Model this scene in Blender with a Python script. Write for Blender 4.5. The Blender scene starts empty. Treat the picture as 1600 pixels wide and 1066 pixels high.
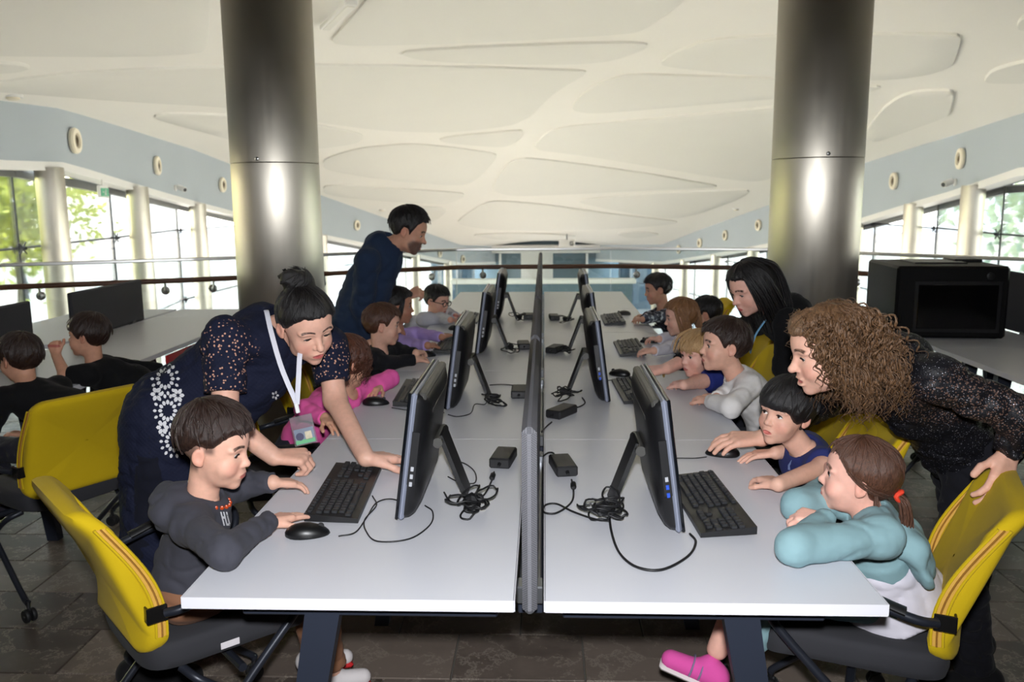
import bpy, math, random
import numpy as np
from mathutils import Vector, Matrix
random.seed(7); RNG = np.random.default_rng(7)
SC = bpy.context.scene; COL = SC.collection

# ------------------------------------------------------------------ camera, world, light, exposure
CAM = np.array([0.031, -1.627, 1.555]); FPX = 1316.0
def cam_axes(pit=.1646, yaw=.0387, roll=-.0072):
    fw = np.array([-math.sin(yaw)*math.cos(pit), math.cos(yaw)*math.cos(pit), -math.sin(pit)])
    rt = np.array([math.cos(yaw), math.sin(yaw), 0.]); up = np.cross(rt, fw)
    return fw, rt*math.cos(roll)+up*math.sin(roll), -rt*math.sin(roll)+up*math.cos(roll)
FW, RT, UP = cam_axes()
def at(x, y, X=None, Y=None, Z=None):
    """the point of a photo pixel on the plane X=, Y= or Z="""
    d = FW + RT*(x-800)/FPX - UP*(y-533)/FPX
    t = (X-CAM[0])/d[0] if X is not None else (Y-CAM[1])/d[1] if Y is not None else (Z-CAM[2])/d[2]
    return CAM + d*t
cd = bpy.data.cameras.new('camera'); cam = bpy.data.objects.new('camera', cd); COL.objects.link(cam)
cd.sensor_width = 36; cd.lens = 36*FPX/1600; cd.clip_end = 300; cd.clip_start = .05
cam.matrix_world = Matrix(((RT[0], UP[0], -FW[0], CAM[0]), (RT[1], UP[1], -FW[1], CAM[1]), (RT[2], UP[2], -FW[2], CAM[2]), (0, 0, 0, 1)))
cd.dof.use_dof = True; cd.dof.focus_distance = 2.25; cd.dof.aperture_fstop = 5.6
SC.camera = cam

w = bpy.data.worlds.new('sky'); SC.world = w; w.use_nodes = True
nt = w.node_tree; bg = nt.nodes['Background']
sky = nt.nodes.new('ShaderNodeTexSky'); sky.sky_type = 'NISHITA'; sky.sun_disc = False
sky.sun_elevation = math.radians(38); sky.sun_rotation = math.radians(-70); sky.dust_density = 3.0; sky.ozone_density = 1.0
hz = nt.nodes.new('ShaderNodeMix'); hz.data_type = 'RGBA'; hz.inputs[0].default_value = .5      # thin bright overcast over the blue
hz.inputs[7].default_value = (5.2, 5.3, 5.4, 1)
nt.links.new(sky.outputs[0], hz.inputs[6]); nt.links.new(hz.outputs[2], bg.inputs[0]); bg.inputs[1].default_value = 3.0

def lamp(name, kind, loc, energy, color=(1, 1, 1), rot=None, **kw):
    ld = bpy.data.lights.new(name, kind); ld.energy = energy; ld.color = color
    for k, v in kw.items(): setattr(ld, k, v)
    o = bpy.data.objects.new(name, ld); COL.objects.link(o); o.location = loc
    if rot is not None: o.rotation_euler = rot
    return o
lamp('sun', 'SUN', (-30, 10, 40), 15.0, (1, .94, .85), (math.radians(48), 0, math.radians(-110)), angle=math.radians(1.2))
# the photographer's own flash, just above the lens, aimed along the camera
fl = lamp('camera_flash', 'SPOT', tuple(CAM + UP*.13 - FW*.02), 300, (.95, .97, 1), spot_size=math.radians(88), spot_blend=.6, shadow_soft_size=.035)
fl.rotation_euler = cam.matrix_world.to_euler()
vs = SC.view_settings; vs.view_transform = 'Standard'; vs.look = 'None'; vs.gamma = 1; vs.use_curve_mapping = False; vs.exposure = 0.0
SC.cycles.max_bounces = 7; SC.cycles.diffuse_bounces = 4; SC.cycles.glossy_bounces = 4; SC.cycles.transparent_max_bounces = 16; SC.cycles.transmission_bounces = 6
SC.cycles.sample_clamp_indirect = 6; SC.cycles.caustics_reflective = False; SC.cycles.caustics_refractive = False

# ------------------------------------------------------------------ node helpers and materials
class N:
    """a shader socket with arithmetic"""
    def __init__(s, tree, sock): s.t, s.s = tree, sock
    def m(s, op, *o, clamp=False):
        n = s.t.nodes.new('ShaderNodeMath'); n.operation = op; n.use_clamp = clamp
        for i, v in enumerate((s,)+o):
            if isinstance(v, N): s.t.links.new(v.s, n.inputs[i])
            else: n.inputs[i].default_value = v
        return N(s.t, n.outputs[0])
    def __add__(s, o): return s.m('ADD', o)
    __radd__ = __add__
    def __sub__(s, o): return s.m('SUBTRACT', o)
    def __rsub__(s, o): return (s*-1)+o
    def __mul__(s, o): return s.m('MULTIPLY', o)
    __rmul__ = __mul__
    def __truediv__(s, o): return s.m('DIVIDE', o)
    def sq(s): return s.m('MULTIPLY', s)
    def abs(s): return s.m('ABSOLUTE')
    def step(s, a, b):
        n = s.t.nodes.new('ShaderNodeMapRange'); n.interpolation_type = 'SMOOTHSTEP'
        s.t.links.new(s.s, n.inputs[0]); n.inputs[1].default_value = a; n.inputs[2].default_value = b
        return N(s.t, n.outputs[0])
def lin(c): return tuple(((v/255)/12.92 if v/255 <= .04045 else ((v/255+.055)/1.055)**2.4) for v in c)
class Mat:
    def __init__(s, name):
        s.m = bpy.data.materials.new(name); s.m.use_nodes = True; s.t = s.m.node_tree; s.b = s.t.nodes['Principled BSDF']
    def node(s, typ, **kw):
        n = s.t.nodes.new(typ)
        for k, v in kw.items(): setattr(n, k, v)
        return n
    def xyz(s, kind='Object', attr=None):
        if attr: v = s.node('ShaderNodeAttribute', attribute_name=attr).outputs['Vector']
        else: v = s.node('ShaderNodeTexCoord').outputs[kind]
        q = s.node('ShaderNodeSeparateXYZ'); s.t.links.new(v, q.inputs[0]); s.vec = v
        return tuple(N(s.t, q.outputs[i]) for i in range(3))
    def noise(s, scale, detail=3, vec=None, stretch=None, rough=.5):
        n = s.node('ShaderNodeTexNoise'); n.inputs['Scale'].default_value = scale; n.inputs['Detail'].default_value = detail; n.inputs['Roughness'].default_value = rough
        v = vec if vec is not None else s.node('ShaderNodeTexCoord').outputs['Object']
        if stretch:
            mp = s.node('ShaderNodeMapping'); mp.inputs['Scale'].default_value = stretch; s.t.links.new(v, mp.inputs[0]); v = mp.outputs[0]
        s.t.links.new(v, n.inputs['Vector']); return N(s.t, n.outputs[0])
    def mix(s, f, a, b):
        n = s.node('ShaderNodeMix', data_type='RGBA')
        if isinstance(f, N): s.t.links.new(f.s, n.inputs[0])
        else: n.inputs[0].default_value = f
        for i, v in ((6, a), (7, b)):
            if isinstance(v, tuple): n.inputs[i].default_value = v[:3]+(1,)
            else: s.t.links.new(v, n.inputs[i])
        return n.outputs[2]
    def color(s, c):
        if isinstance(c, tuple): s.b.inputs['Base Color'].default_value = c[:3]+(1,)
        else: s.t.links.new(c, s.b.inputs['Base Color'])
        return s
    def set(s, **kw):
        for k, v in kw.items():
            k = k.replace('_', ' ')
            if isinstance(v, N): s.t.links.new(v.s, s.b.inputs[k])
            else: s.b.inputs[k].default_value = v
        return s
    def bump(s, h, strength=.3, dist=.005):
        n = s.node('ShaderNodeBump'); n.inputs['Strength'].default_value = strength; n.inputs['Distance'].default_value = dist
        s.t.links.new(h.s, n.inputs['Height']); s.t.links.new(n.outputs[0], s.b.inputs['Normal']); return s
def plain(name, rgb, rough=.5, metal=0., vary=.06, scale=6., bump=0., bscale=60., stretch=None, spec=.5):
    m = Mat(name); c = lin(rgb)
    if vary: m.color(m.mix(m.noise(scale, 4, stretch=stretch), tuple(v*(1-vary) for v in c), tuple(min(1, v*(1+vary)) for v in c)))
    else: m.color(c)
    m.set(Roughness=rough, Metallic=metal, Specular_IOR_Level=spec)
    if bump: m.bump(m.noise(bscale, 4, stretch=stretch), bump, .004)
    return m.m
def fabric(name, rgb, weave=900., rough=.9, vary=.12, bump=.35, sheen=.3):
    m = Mat(name); c = lin(rgb); n1 = m.noise(14, 4); n2 = m.noise(weave, 2)
    m.color(m.mix((n1*.5+n2*.5), tuple(v*(1-vary) for v in c), tuple(min(1, v*(1+vary)) for v in c)))
    m.set(Roughness=rough, Specular_IOR_Level=.2, Sheen_Weight=sheen*.1); m.bump(n2*.5+m.noise(90, 3)*.6, bump, .002); return m.m

# ------------------------------------------------------------------ mesh helpers
def link(name, me, parent=None):
    o = bpy.data.objects.new(name, me); COL.objects.link(o); o.parent = parent; return o
def tag(o, label=None, cat=None, group=None, kind=None):
    for k, v in (('label', label), ('category', cat), ('group', group), ('kind', kind)):
        if v: o[k] = v
    return o
def thing(name, label, cat, loc=(0, 0, 0), rz=0., group=None):
    o = link(name, None); o.location = loc; o.rotation_euler = (0, 0, rz); return tag(o, label, cat, group)
def copy_tree(o, parent=None, label=None):
    c = o.copy(); COL.objects.link(c); c.parent = parent
    if label: c['label'] = label
    for ch in list(o.children): copy_tree(ch, c)
    return c
def nrm(v): v = np.asarray(v, float); return v/max(1e-9, np.linalg.norm(v))
class MB:
    def __init__(s): s.v, s.f, s.n = [], [], 0
    def add(s, v, f):
        v = np.asarray(v, float).reshape(-1, 3); s.v.append(v); s.f += [tuple(i+s.n for i in q) for q in f]; s.n += len(v); return s
    def box(s, c, d, rz=0., bev=0., R=None):
        """bevelled box: centre c, size d"""
        d = np.asarray(d, float)/2; b = min(bev, *(d*.98)); vs = []
        if b <= 0:
            vs = [(sx*d[0], sy*d[1], sz*d[2]) for sx in (-1, 1) for sy in (-1, 1) for sz in (-1, 1)]
            fs = [(0, 1, 3, 2), (4, 6, 7, 5), (0, 4, 5, 1), (2, 3, 7, 6), (0, 2, 6, 4), (1, 5, 7, 3)]
        else:
            idx = {}
            for sx in (-1, 1):
                for sy in (-1, 1):
                    for sz in (-1, 1):
                        for a in range(3):
                            p = np.array([sx, sy, sz])*(d-b); p[a] += (sx, sy, sz)[a]*b; idx[sx, sy, sz, a] = len(vs); vs.append(p)
            fs = []
            for a in range(3):
                o1, o2 = [k for k in range(3) if k != a]
                for sg in (-1, 1):
                    q = []
                    for u, v in ((-1, -1), (1, -1), (1, 1), (-1, 1)):
                        k = [0, 0, 0]; k[a], k[o1], k[o2] = sg, u, v; q.append(idx[k[0], k[1], k[2], a])
                    fs.append(tuple(q))
                for u in (-1, 1):
                    for v in (-1, 1):
                        k0 = [0, 0, 0]; k1 = [0, 0, 0]; k0[a], k1[a] = -1, 1
                        for k in (k0, k1): k[o1], k[o2] = u, v
                        fs.append((idx[(*k0, o1)], idx[(*k1, o1)], idx[(*k1, o2)], idx[(*k0, o2)]))
            for sx in (-1, 1):
                for sy in (-1, 1):
                    for sz in (-1, 1): fs.append(tuple(idx[sx, sy, sz, a] for a in range(3)))
        v = np.array(vs)
        if R is not None: v = v @ np.asarray(R).T
        elif rz: cz, sz_ = math.cos(rz), math.sin(rz); v = v @ np.array([[cz, -sz_, 0], [sz_, cz, 0], [0, 0, 1]]).T
        return s.add(v+np.asarray(c, float), fs)
    def tube(s, pts, r, sides=8, caps=True, flat=1.):
        """swept tube through pts, radius r (number or list)"""
        P = np.asarray(pts, float); n = len(P); rr = np.broadcast_to(np.asarray(r, float), (n,))
        T = np.gradient(P, axis=0); T /= np.maximum(1e-9, np.linalg.norm(T, axis=1))[:, None]
        a = np.array([0, 0, 1.]) if abs(T[0][2]) < .9 else np.array([1., 0, 0]); u = nrm(np.cross(T[0], a)); vv = []
        ang = np.arange(sides)/sides*2*math.pi
        for i in range(n):
            u = nrm(u - T[i]*np.dot(u, T[i])); w_ = np.cross(T[i], u)
            vv.append(P[i] + rr[i]*(np.cos(ang)[:, None]*u + flat*np.sin(ang)[:, None]*w_))
        fs = [(i*sides+j, i*sides+(j+1) % sides, (i+1)*sides+(j+1) % sides, (i+1)*sides+j) for i in range(n-1) for j in range(sides)]
        if caps: fs += [tuple(range(sides))[::-1], tuple((n-1)*sides+j for j in range(sides))]
        return s.add(np.concatenate(vv), fs)
    def cyl(s, a, b, r, sides=16, r2=None): return s.tube([a, b], [r, r if r2 is None else r2], sides)
    def lathe(s, c, prof, axis=(0, 0, 1), sides=24):
        """revolve [(radius, height)] about axis at c"""
        ax = nrm(axis); u = nrm(np.cross(ax, (0, 0, 1) if abs(ax[2]) < .9 else (1, 0, 0))); w_ = np.cross(ax, u); ang = np.arange(sides)/sides*2*math.pi
        v = np.concatenate([np.asarray(c, float)+ax*h+max(r, 1e-5)*(np.cos(ang)[:, None]*u+np.sin(ang)[:, None]*w_) for r, h in prof]); n = len(prof)
        fs = [(i*sides+j, i*sides+(j+1) % sides, (i+1)*sides+(j+1) % sides, (i+1)*sides+j) for i in range(n-1) for j in range(sides)]
        return s.add(v, fs)
    def prism(s, poly, t):
        """closed slab: polygon points (n,3) and thickness vector t"""
        p = np.asarray(poly, float); n = len(p); t = np.asarray(t, float)
        return s.add(np.concatenate([p, p+t]), [tuple(range(n))[::-1], tuple(range(n, 2*n))]+[(i, (i+1) % n, n+(i+1) % n, n+i) for i in range(n)])
    def grid(s, pts):
        """surface through an (n,m,3) array"""
        p = np.asarray(pts, float); n, m = p.shape[:2]
        return s.add(p.reshape(-1, 3), [(i*m+j, i*m+j+1, (i+1)*m+j+1, (i+1)*m+j) for i in range(n-1) for j in range(m-1)])
    def mesh(s, name, mat, smooth=None):
        me = bpy.data.meshes.new(name); me.from_pydata(np.concatenate(s.v).tolist(), [], s.f); me.materials.append(mat)
        if smooth is not None:
            me.polygons.foreach_set('use_smooth', [True]*len(me.polygons)); me.set_sharp_from_angle(angle=math.radians(smooth))
        me.update(); return me
    def obj(s, name, mat, parent=None, smooth=40, **tags): return tag(link(name, s.mesh(name, mat, smooth), parent), **tags)
def curve(pts, n=24):
    """Catmull-Rom through control points"""
    P = np.asarray(pts, float); P = np.vstack([2*P[0]-P[1], P, 2*P[-1]-P[-2]]); out = []
    segs = len(P)-3; k = max(2, n//segs)
    for i in range(segs):
        a, b, c, d = P[i:i+4]
        for t in np.arange(k)/k: out.append(.5*(2*b+(c-a)*t+(2*a-5*b+4*c-d)*t*t+(3*b-a-3*c+d)*t**3))
    return np.array(out+[P[-2]])
# ------------------------------------------------------------------ materials of the hall
M = {}
M['ceil'] = plain('ceiling_plaster', (236, 234, 228), .85, vary=.02, scale=.8)
M['ceil_panel'] = plain('ceiling_panel', (226, 225, 219), .8, vary=.02, scale=.6)
M['bulk'] = plain('bulkhead_paint', (170, 180, 188), .7, vary=.03, scale=.7)
M['white'] = plain('white_paint', (232, 232, 230), .5, vary=.02)
M['grey_frame'] = plain('window_frame', (120, 122, 122), .45, .3)
M['dark_seal'] = plain('seal', (38, 42, 46), .6)
M['lowfloor'] = plain('lower_floor', (190, 184, 174), .35, vary=.06, scale=.5)
M['farwall'] = plain('far_wall', (96, 116, 128), .6, vary=.05, scale=.4)
def steel(name, rough, streak, col=(186, 180, 168)):
    m = Mat(name); c = lin(col); n = m.noise(3, 5, stretch=(1, 1, .12)); n2 = m.noise(30, 3, stretch=(1, 1, .02)); n3 = m.noise(4.5, 5)
    m.color(m.mix(n*.6+n3*.4, tuple(v*.78 for v in c), c)); m.set(Metallic=1.0, Roughness=(n2*.10+n3*.12+rough), Anisotropic=.92); tg = m.node('ShaderNodeTangent', direction_type='RADIAL', axis='Z'); m.t.links.new(tg.outputs[0], m.b.inputs['Tangent']); m.bump(n2*.5+n3*.6, streak, .003); return m.m
M['steel'] = steel('brushed_steel', .24, .05)
M['chrome'] = plain('polished_steel', (214, 214, 212), .32, 1., vary=0)
M['wood'] = plain('handrail_wood', (92, 56, 34), .4, vary=.2, scale=20, stretch=(1, 1, 6))
def glassmat(name, tint=(.93, .97, .96), rough=.02, extra=.0):
    m = Mat(name); t = m.t; out = t.nodes['Material Output']
    tr = m.node('ShaderNodeBsdfTransparent'); tr.inputs[0].default_value = tint+(1,)
    gl = m.node('ShaderNodeBsdfGlossy'); gl.inputs['Roughness'].default_value = rough; gl.inputs[0].default_value = (.9, .95, 1, 1)
    fr = m.node('ShaderNodeFresnel'); fr.inputs[0].default_value = 1.5; f = N(t, fr.outputs[0])*.9+extra
    mx = m.node('ShaderNodeMixShader'); t.links.new(f.s, mx.inputs[0]); t.links.new(tr.outputs[0], mx.inputs[1]); t.links.new(gl.outputs[0], mx.inputs[2]); t.links.new(mx.outputs[0], out.inputs[0])
    return m.m
M['glass'] = glassmat('railing_glass', (.93, .97, .97))
M['pane'] = glassmat('window_glass', (.97, .975, .97))
m = Mat('stone_tile'); n = m.noise(7, 8, rough=.62); n2 = m.noise(2.2, 6, rough=.7, stretch=(1, 2.2, 1)); v = m.noise(3.1, 9, rough=.75)
vein = (v-.5).abs().step(0, .018); rnd = m.node('ShaderNodeObjectInfo').outputs['Random']
m.color(m.mix(vein*.75+.25, lin((150, 140, 128)), m.mix((n*.35+n2*.35+N(m.t, rnd)*.3).step(.3, .7), lin((72, 63, 58)), lin((118, 106, 97)))))
m.set(Roughness=n*.3+.22); m.bump(n*.6+v*.4, .12, .003); M['tile'] = m.m
M['grout'] = plain('grout', (92, 88, 82), .9)

# ------------------------------------------------------------------ the shape of the hall: wall stations read from the photograph (pixel, top, bottom, assumed distance)
LS = [(0, 157, 262, 10), (90, 169, 264, 11), (129, 180, 274, 12), (192, 199, 292, 14), (258, 220, 310, 17), (300, 233, 321, 19), (369, 260, 338, 22), (504, 306, 371, 28), (720, 383, 414, 40)]
RS = [(1600, 176, 272, 12), (1560, 189, 285, 13), (1487, 213, 308, 15.5), (1442, 226, 320, 17), (1350, 255, 347, 20.5), (1202, 320, 385, 27), (1100, 357, 403, 33), (1035, 382, 412, 38)]
def stations(S):
    a = np.array([np.r_[at(x, t, Y=y), at(x, b, Y=y)[2]] for x, t, b, y in S]); x, y, z, zb = a[:, 0], a[:, 1], a[:, 2], a[:, 3]
    s = np.sign(x[0])
    x = np.r_[s*6.6, s*7.2, x, s*.9]; y = np.r_[-9, 2, y, 47]; z = np.r_[z[0]+.2, z[0]+.1, z, z[-1]-.5]; zb = np.r_[zb[0]+.1, zb[0]+.05, zb, zb[-1]-.4]
    return x, y, z, zb
LX, RX = stations(LS), stations(RS)
def edge(S, y): return np.interp(y, S[1], S[0]), np.interp(y, S[1], S[2]), np.interp(y, S[1], S[3])
def bulge(y): return np.interp(y, [-9, 6, 12, 20, 30, 40, 47], [1.75, 1.6, 1.4, 1.05, .62, .3, .2])
def ceil_z(x, y):
    xl, zl, _ = edge(LX, y); xr, zr, _ = edge(RX, y); t = np.clip((x-xl)/(xr-xl), 0, 1)
    return zl+(zr-zl)*t+bulge(y)*4*t*(1-t)
YS = np.r_[np.arange(-9, 10, 2.), np.arange(10, 47.1, 1.)]
def loft(f):
    return np.array([[f(u, y) for u in np.linspace(0, 1, 25)] for y in YS])
def cpt(u, y, dz=0.):
    xl, _, _ = edge(LX, y); xr, _, _ = edge(RX, y); x = xl+(xr-xl)*u; return (x, y, ceil_z(x, y)+dz)
mb = MB(); mb.grid(loft(lambda u, y: cpt(u, y))); mb.grid(loft(lambda u, y: cpt(u, y, .25))[:, ::-1])
ceiling = mb.obj('ceiling', M['ceil'], kind='structure', label='white sloping ceiling with rounded panels')
def ceil_hit(px, py):
    d = FW + RT*(px-800)/FPX - UP*(py-533)/FPX; ts = np.linspace(2, 70, 1400); p = CAM+ts[:, None]*d
    g = p[:, 2]-ceil_z(p[:, 0], np.clip(p[:, 1], -9, 47)); i = np.argmax(g > 0) if (g > 0).any() else len(ts)-1
    t = ts[i-1]+(ts[i]-ts[i-1])*(-g[i-1])/(g[i]-g[i-1]+1e-9) if i > 0 else ts[0]; return CAM+d*t
PANELS = [
 [(-150, -110), (335, -110), (328, 0), (325, 66), (316, 80), (200, 85), (0, 83), (-150, 80)],
 [(-120, 92), (0, 94), (35, 97), (48, 102), (30, 108), (0, 110), (-120, 112)],
 [(-70, 134), (100, 112), (250, 103), (430, 99), (600, 100), (905, 107), (920, 111), (865, 143), (828, 180), (800, 195), (700, 206), (600, 203), (500, 190), (370, 166), (200, 156), (60, 145)],
 [(238, 179), (270, 174), (370, 178), (480, 190), (560, 205), (569, 214), (556, 223), (500, 231), (440, 228), (370, 219), (300, 200), (250, 186)],
 [(519, 58), (545, 30), (572, -2), (640, -100), (1180, -110), (1066, 0), (1010, 42), (985, 50), (760, 63), (560, 69), (524, 66)],
 [(624, 82), (640, 76), (800, 68), (980, 63), (1013, 66), (1008, 74), (960, 92), (900, 98), (760, 97), (660, 92)],
 [(684, 217), (700, 212), (800, 203), (819, 202), (805, 222), (785, 229), (700, 222)],
 [(505, 247), (560, 230), (640, 223), (700, 228), (770, 238), (778, 243), (745, 280), (720, 290), (600, 280), (505, 264)],
 [(505, 287), (600, 292), (720, 300), (727, 305), (700, 318), (620, 315), (505, 304)],
 [(606, 330), (650, 322), (690, 323), (700, 328), (680, 345), (650, 350), (620, 342)],
 [(1027, 98), (1060, 76), (1110, 59), (1200, 53), (1400, 49), (1492, 50), (1503, 55), (1491, 95), (1480, 104), (1450, 114), (1400, 121), (1290, 123), (1200, 117), (1060, 104)],
 [(892, 170), (903, 150), (940, 125), (985, 113), (1100, 117), (1215, 120), (1300, 128), (1385, 133), (1350, 142), (1200, 152), (1000, 170), (920, 176)],
 [(829, 232), (855, 204), (890, 195), (1050, 182), (1200, 166), (1290, 160), (1330, 168), (1305, 215), (1232, 268), (1190, 282), (1150, 281), (1000, 256), (900, 240)],
 [(1350, 208), (1378, 168), (1405, 148), (1430, 140), (1484, 138), (1492, 143), (1485, 172), (1478, 180), (1425, 200), (1365, 222)],
 [(1537, 122), (1550, 106), (1600, 92), (1710, 78), (1720, 120), (1600, 126), (1545, 126)],
 [(768, 297), (780, 270), (800, 249), (830, 245), (1000, 268), (1115, 288), (1122, 291), (1060, 294), (900, 302), (800, 306)],
 [(888, 312), (1000, 302), (1100, 297), (1165, 295), (1172, 299), (1150, 312), (1090, 334), (1045, 342), (960, 328)],
 [(708, 349), (745, 322), (770, 312), (840, 317), (960, 334), (1062, 345), (1050, 350), (960, 357), (850, 360), (760, 358)],
 [(962, 364), (990, 361), (1020, 363), (1032, 366), (1000, 371), (975, 370)],
 [(1589, 34), (1600, 20), (1700, 10), (1700, 48), (1592, 43)],
 [(730, 366), (800, 363), (880, 365), (905, 370), (860, 375), (780, 374)],
]
def roundpoly(poly, it=2):
    p = np.asarray(poly, float)
    for _ in range(it):
        q = np.roll(p, -1, 0); p = np.stack([p*.8+q*.2, p*.2+q*.8], 1).reshape(-1, 2)
    return p
for poly in PANELS:
    pts = np.array([ceil_hit(*q) for q in roundpoly(poly)]); c2 = pts[:, :2].mean(0); rings = []
    for s, dz in ((1., .03), (1., -.035), (.985, -.045), (.75, -.045), (.5, -.045), (.25, -.045)):
        xy = c2+(pts[:, :2]-c2)*s; rings.append(np.c_[xy, ceil_z(xy[:, 0], np.clip(xy[:, 1], -9, 47))+dz])
    mb = MB(); n = len(pts); v = np.concatenate(rings+[np.array([[c2[0], c2[1], ceil_z(c2[0], c2[1])-.045]])])
    fs = [(i*n+j, i*n+(j+1) % n, (i+1)*n+(j+1) % n, (i+1)*n+j) for i in range(5) for j in range(n)]+[(5*n+j, 5*n+(j+1) % n, 6*n) for j in range(n)]
    mb.add(v, fs); mb.obj('ceiling_panel', M['ceil_panel'], ceiling, smooth=30)

# ------------------------------------------------------------------ bulkheads, window walls, slim steel columns
LOW = -4.2
def side_wall(S, side, sgn):
    ys = np.r_[np.arange(-9, 47.1, .5)]
    x, zt, zb = edge(S, ys); mb = MB()
    out = .45*sgn
    mb.grid(np.stack([np.stack([x, ys, zt+.05], 1), np.stack([x, ys, zb], 1)], 1)); mb.grid(np.stack([np.stack([x, ys, zb], 1), np.stack([x+out, ys, zb], 1)], 1))
    mb.grid(np.stack([np.stack([x+out, ys, zb], 1), np.stack([x+out, ys, zt+.1], 1)], 1))
    wl = mb.obj('wall_'+side, M['bulk'], kind='structure', smooth=60)
    mb = MB(); mb.grid(np.stack([np.stack([x-.004*sgn, ys, zb+.1], 1), np.stack([x-.02*sgn, ys, zb+.0], 1), np.stack([x-.02*sgn, ys, zb-.03], 1), np.stack([x+out*.6, ys, zb-.03], 1)], 1))
    mb.obj('trim_1' if sgn < 0 else 'trim_2', M['white'], wl, smooth=60)
    return wl
wallL, wallR = side_wall(LX, 'left', -1), side_wall(RX, 'right', 1)
def build_windows(S, sgn, ycols, side, words):
    for i in range(1, len(ycols)-1):
        y0, y1 = ycols[i], ycols[i+1]
        e = [edge(S, y) for y in (y0, y1)]; P = [np.array([q[0]+sgn*.42, y]) for q, y in zip(e, (y0, y1))]
        root = tag(link('window_%d' % (i+1+(20 if sgn > 0 else 0)), None), kind='structure')
        zt = [q[2] for q in e]; d = nrm(np.r_[P[1]-P[0], 0]); nv = np.array([d[1], -d[0], 0.])
        rows = [LOW, -2.5, -.8, .92, None]
        for k in range(4):
            a, b = rows[k], rows[k+1]; b0, b1 = (zt[0], zt[1]) if b is None else (b, b)
            if min(b0, b1)-a < .15 and b is None: continue
            if b is not None: b0, b1 = min(b0, zt[0]), min(b1, zt[1])
            if b0-a < .1 or b1-a < .1: continue
            poly = [np.r_[P[0], a+.012], np.r_[P[1], a+.012], np.r_[P[1], b1-.012], np.r_[P[0], b0-.012]]
            MB().prism([p+d*(.012 if j in (0, 3) else -.012) for j, p in enumerate(poly)], nv*.015).obj('pane', M['pane'], root, smooth=None)
            if b is not None: MB().tube([np.r_[P[0], b0], np.r_[P[1], b1]], .016, 4).obj('horizontal_joint', M['dark_seal'], root)
            if b is not None and i < 7:
                sp = MB(); c = np.r_[P[1], b]-nv*sgn*.06
                for du in (-1, 1):
                    for dv in (-1, 1): sp.tube([c, c+d*du*.085+np.array([0, 0, dv*.085])], [.016, .011], 6)
                sp.lathe(c-nv*sgn*.05, [(.028, 0), (.028, .08)], nv*sgn, 10); sp.obj('spider_fitting', M['dark_seal'], root)
        MB().tube([np.r_[P[1], LOW], np.r_[P[1], zt[1]]], .02, 4).obj('vertical_joint', M['dark_seal'], root)
        MB().prism([np.r_[P[0], zt[0]+.02], np.r_[P[1], zt[1]+.02], np.r_[P[1], zt[1]-.12], np.r_[P[0], zt[0]-.12]], nv*.06).obj('window_header', M['grey_frame'], root, smooth=None)
        MB().box((np.r_[P[0]+P[1], 2*LOW+.1])/2, (np.linalg.norm(P[1]-P[0]), .12, .1), math.atan2(d[1], d[0])).obj('window_sill', M['grey_frame'], root)
        if i >= 1:
            x0, _, zb = edge(S, y0); r = .2
            mb = MB(); mb.lathe((x0+sgn*.02, y0+.28, LOW), [(r+.05, 0), (r+.05, .06), (r, .07), (r, zb-LOW+.02)], sides=28)
            if words[i-1]: mb.obj('steel_column', M['steel'], label=words[i-1], cat='column', group='slim steel columns along the windows')
YL = [-6., 3.2, 10.55, 14.2, 18.8, 23.2, 27.6, 31.4, 35, 38.4, 42]; YR = [-5., 4.2, 13.6, 17., 20.6, 24.4, 28., 31.5, 35, 38.4, 42]
build_windows(LX, -1, YL, 'left', [None, 'slim steel column at the left windows, first from the picture edge', 'slim steel column at the left windows, under the green exit sign', 'slim steel column at the left windows, nearest the left big pillar']+['slim steel column at the far left windows seen through the railing glass']*6)
build_windows(RX, 1, YR, 'right', [None, 'slim steel column at the right windows, nearest the right picture edge', 'slim steel column at the right windows, just above the black box', 'slim steel column at the right windows, nearest the right big pillar']+['slim steel column at the far right windows seen through the railing glass']*6)

# solid end of the hall behind the photographer
M['rearwall'] = plain('rear_wall', (158, 148, 134), .8, vary=.1, scale=.5)
for nm, pts in (('wall_rear', [(-8, -7), (8, -7)]), ('wall_rear_left', [(-8, -7), (-7.75, 3.2)]), ('wall_rear_right', [(8, -7), (7.75, 4.2)])):
    (xa, ya), (xb, yb) = pts; MB().box(((xa+xb)/2, (ya+yb)/2, .6), (math.hypot(xb-xa, yb-ya), .2, 9.8), math.atan2(yb-ya, xb-xa)).obj(nm, M['rearwall'], kind='structure')
# vents, cameras and the exit sign on the bulkheads
M['vent'] = plain('vent_plastic', (236, 228, 208), .5, vary=.02); M['vent_dark'] = plain('vent_throat', (120, 108, 88), .6)
def on_wall(S, px, py):
    d = FW + RT*(px-800)/FPX - UP*(py-533)/FPX; ts = np.linspace(5, 60, 4000); p = CAM+ts[:, None]*d
    x = np.interp(p[:, 1], S[1], S[0]); i = np.argmax(p[:, 0]*np.sign(S[0][0]) > x*np.sign(S[0][0])); y = p[i][1]
    tx = np.interp(y+.3, S[1], S[0])-np.interp(y-.3, S[1], S[0]); s = np.sign(S[0][0]); return p[i], nrm((-s*.6, s*tx, 0))
vl = ['left bulkhead, nearest the picture edge', 'left bulkhead, second from the picture edge', 'left bulkhead, beside the left big pillar', 'left bulkhead, behind the bending man', 'left bulkhead, seen through glass right of the man', 'left bulkhead, farthest one through the railing glass']
vr = ['right bulkhead, nearest the picture edge', 'right bulkhead, beside the right big pillar', 'right bulkhead, left of the right big pillar', 'right bulkhead, third left of the right pillar', 'right bulkhead, fifth left of the right pillar', 'right bulkhead, farthest one near the railing']
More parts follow.
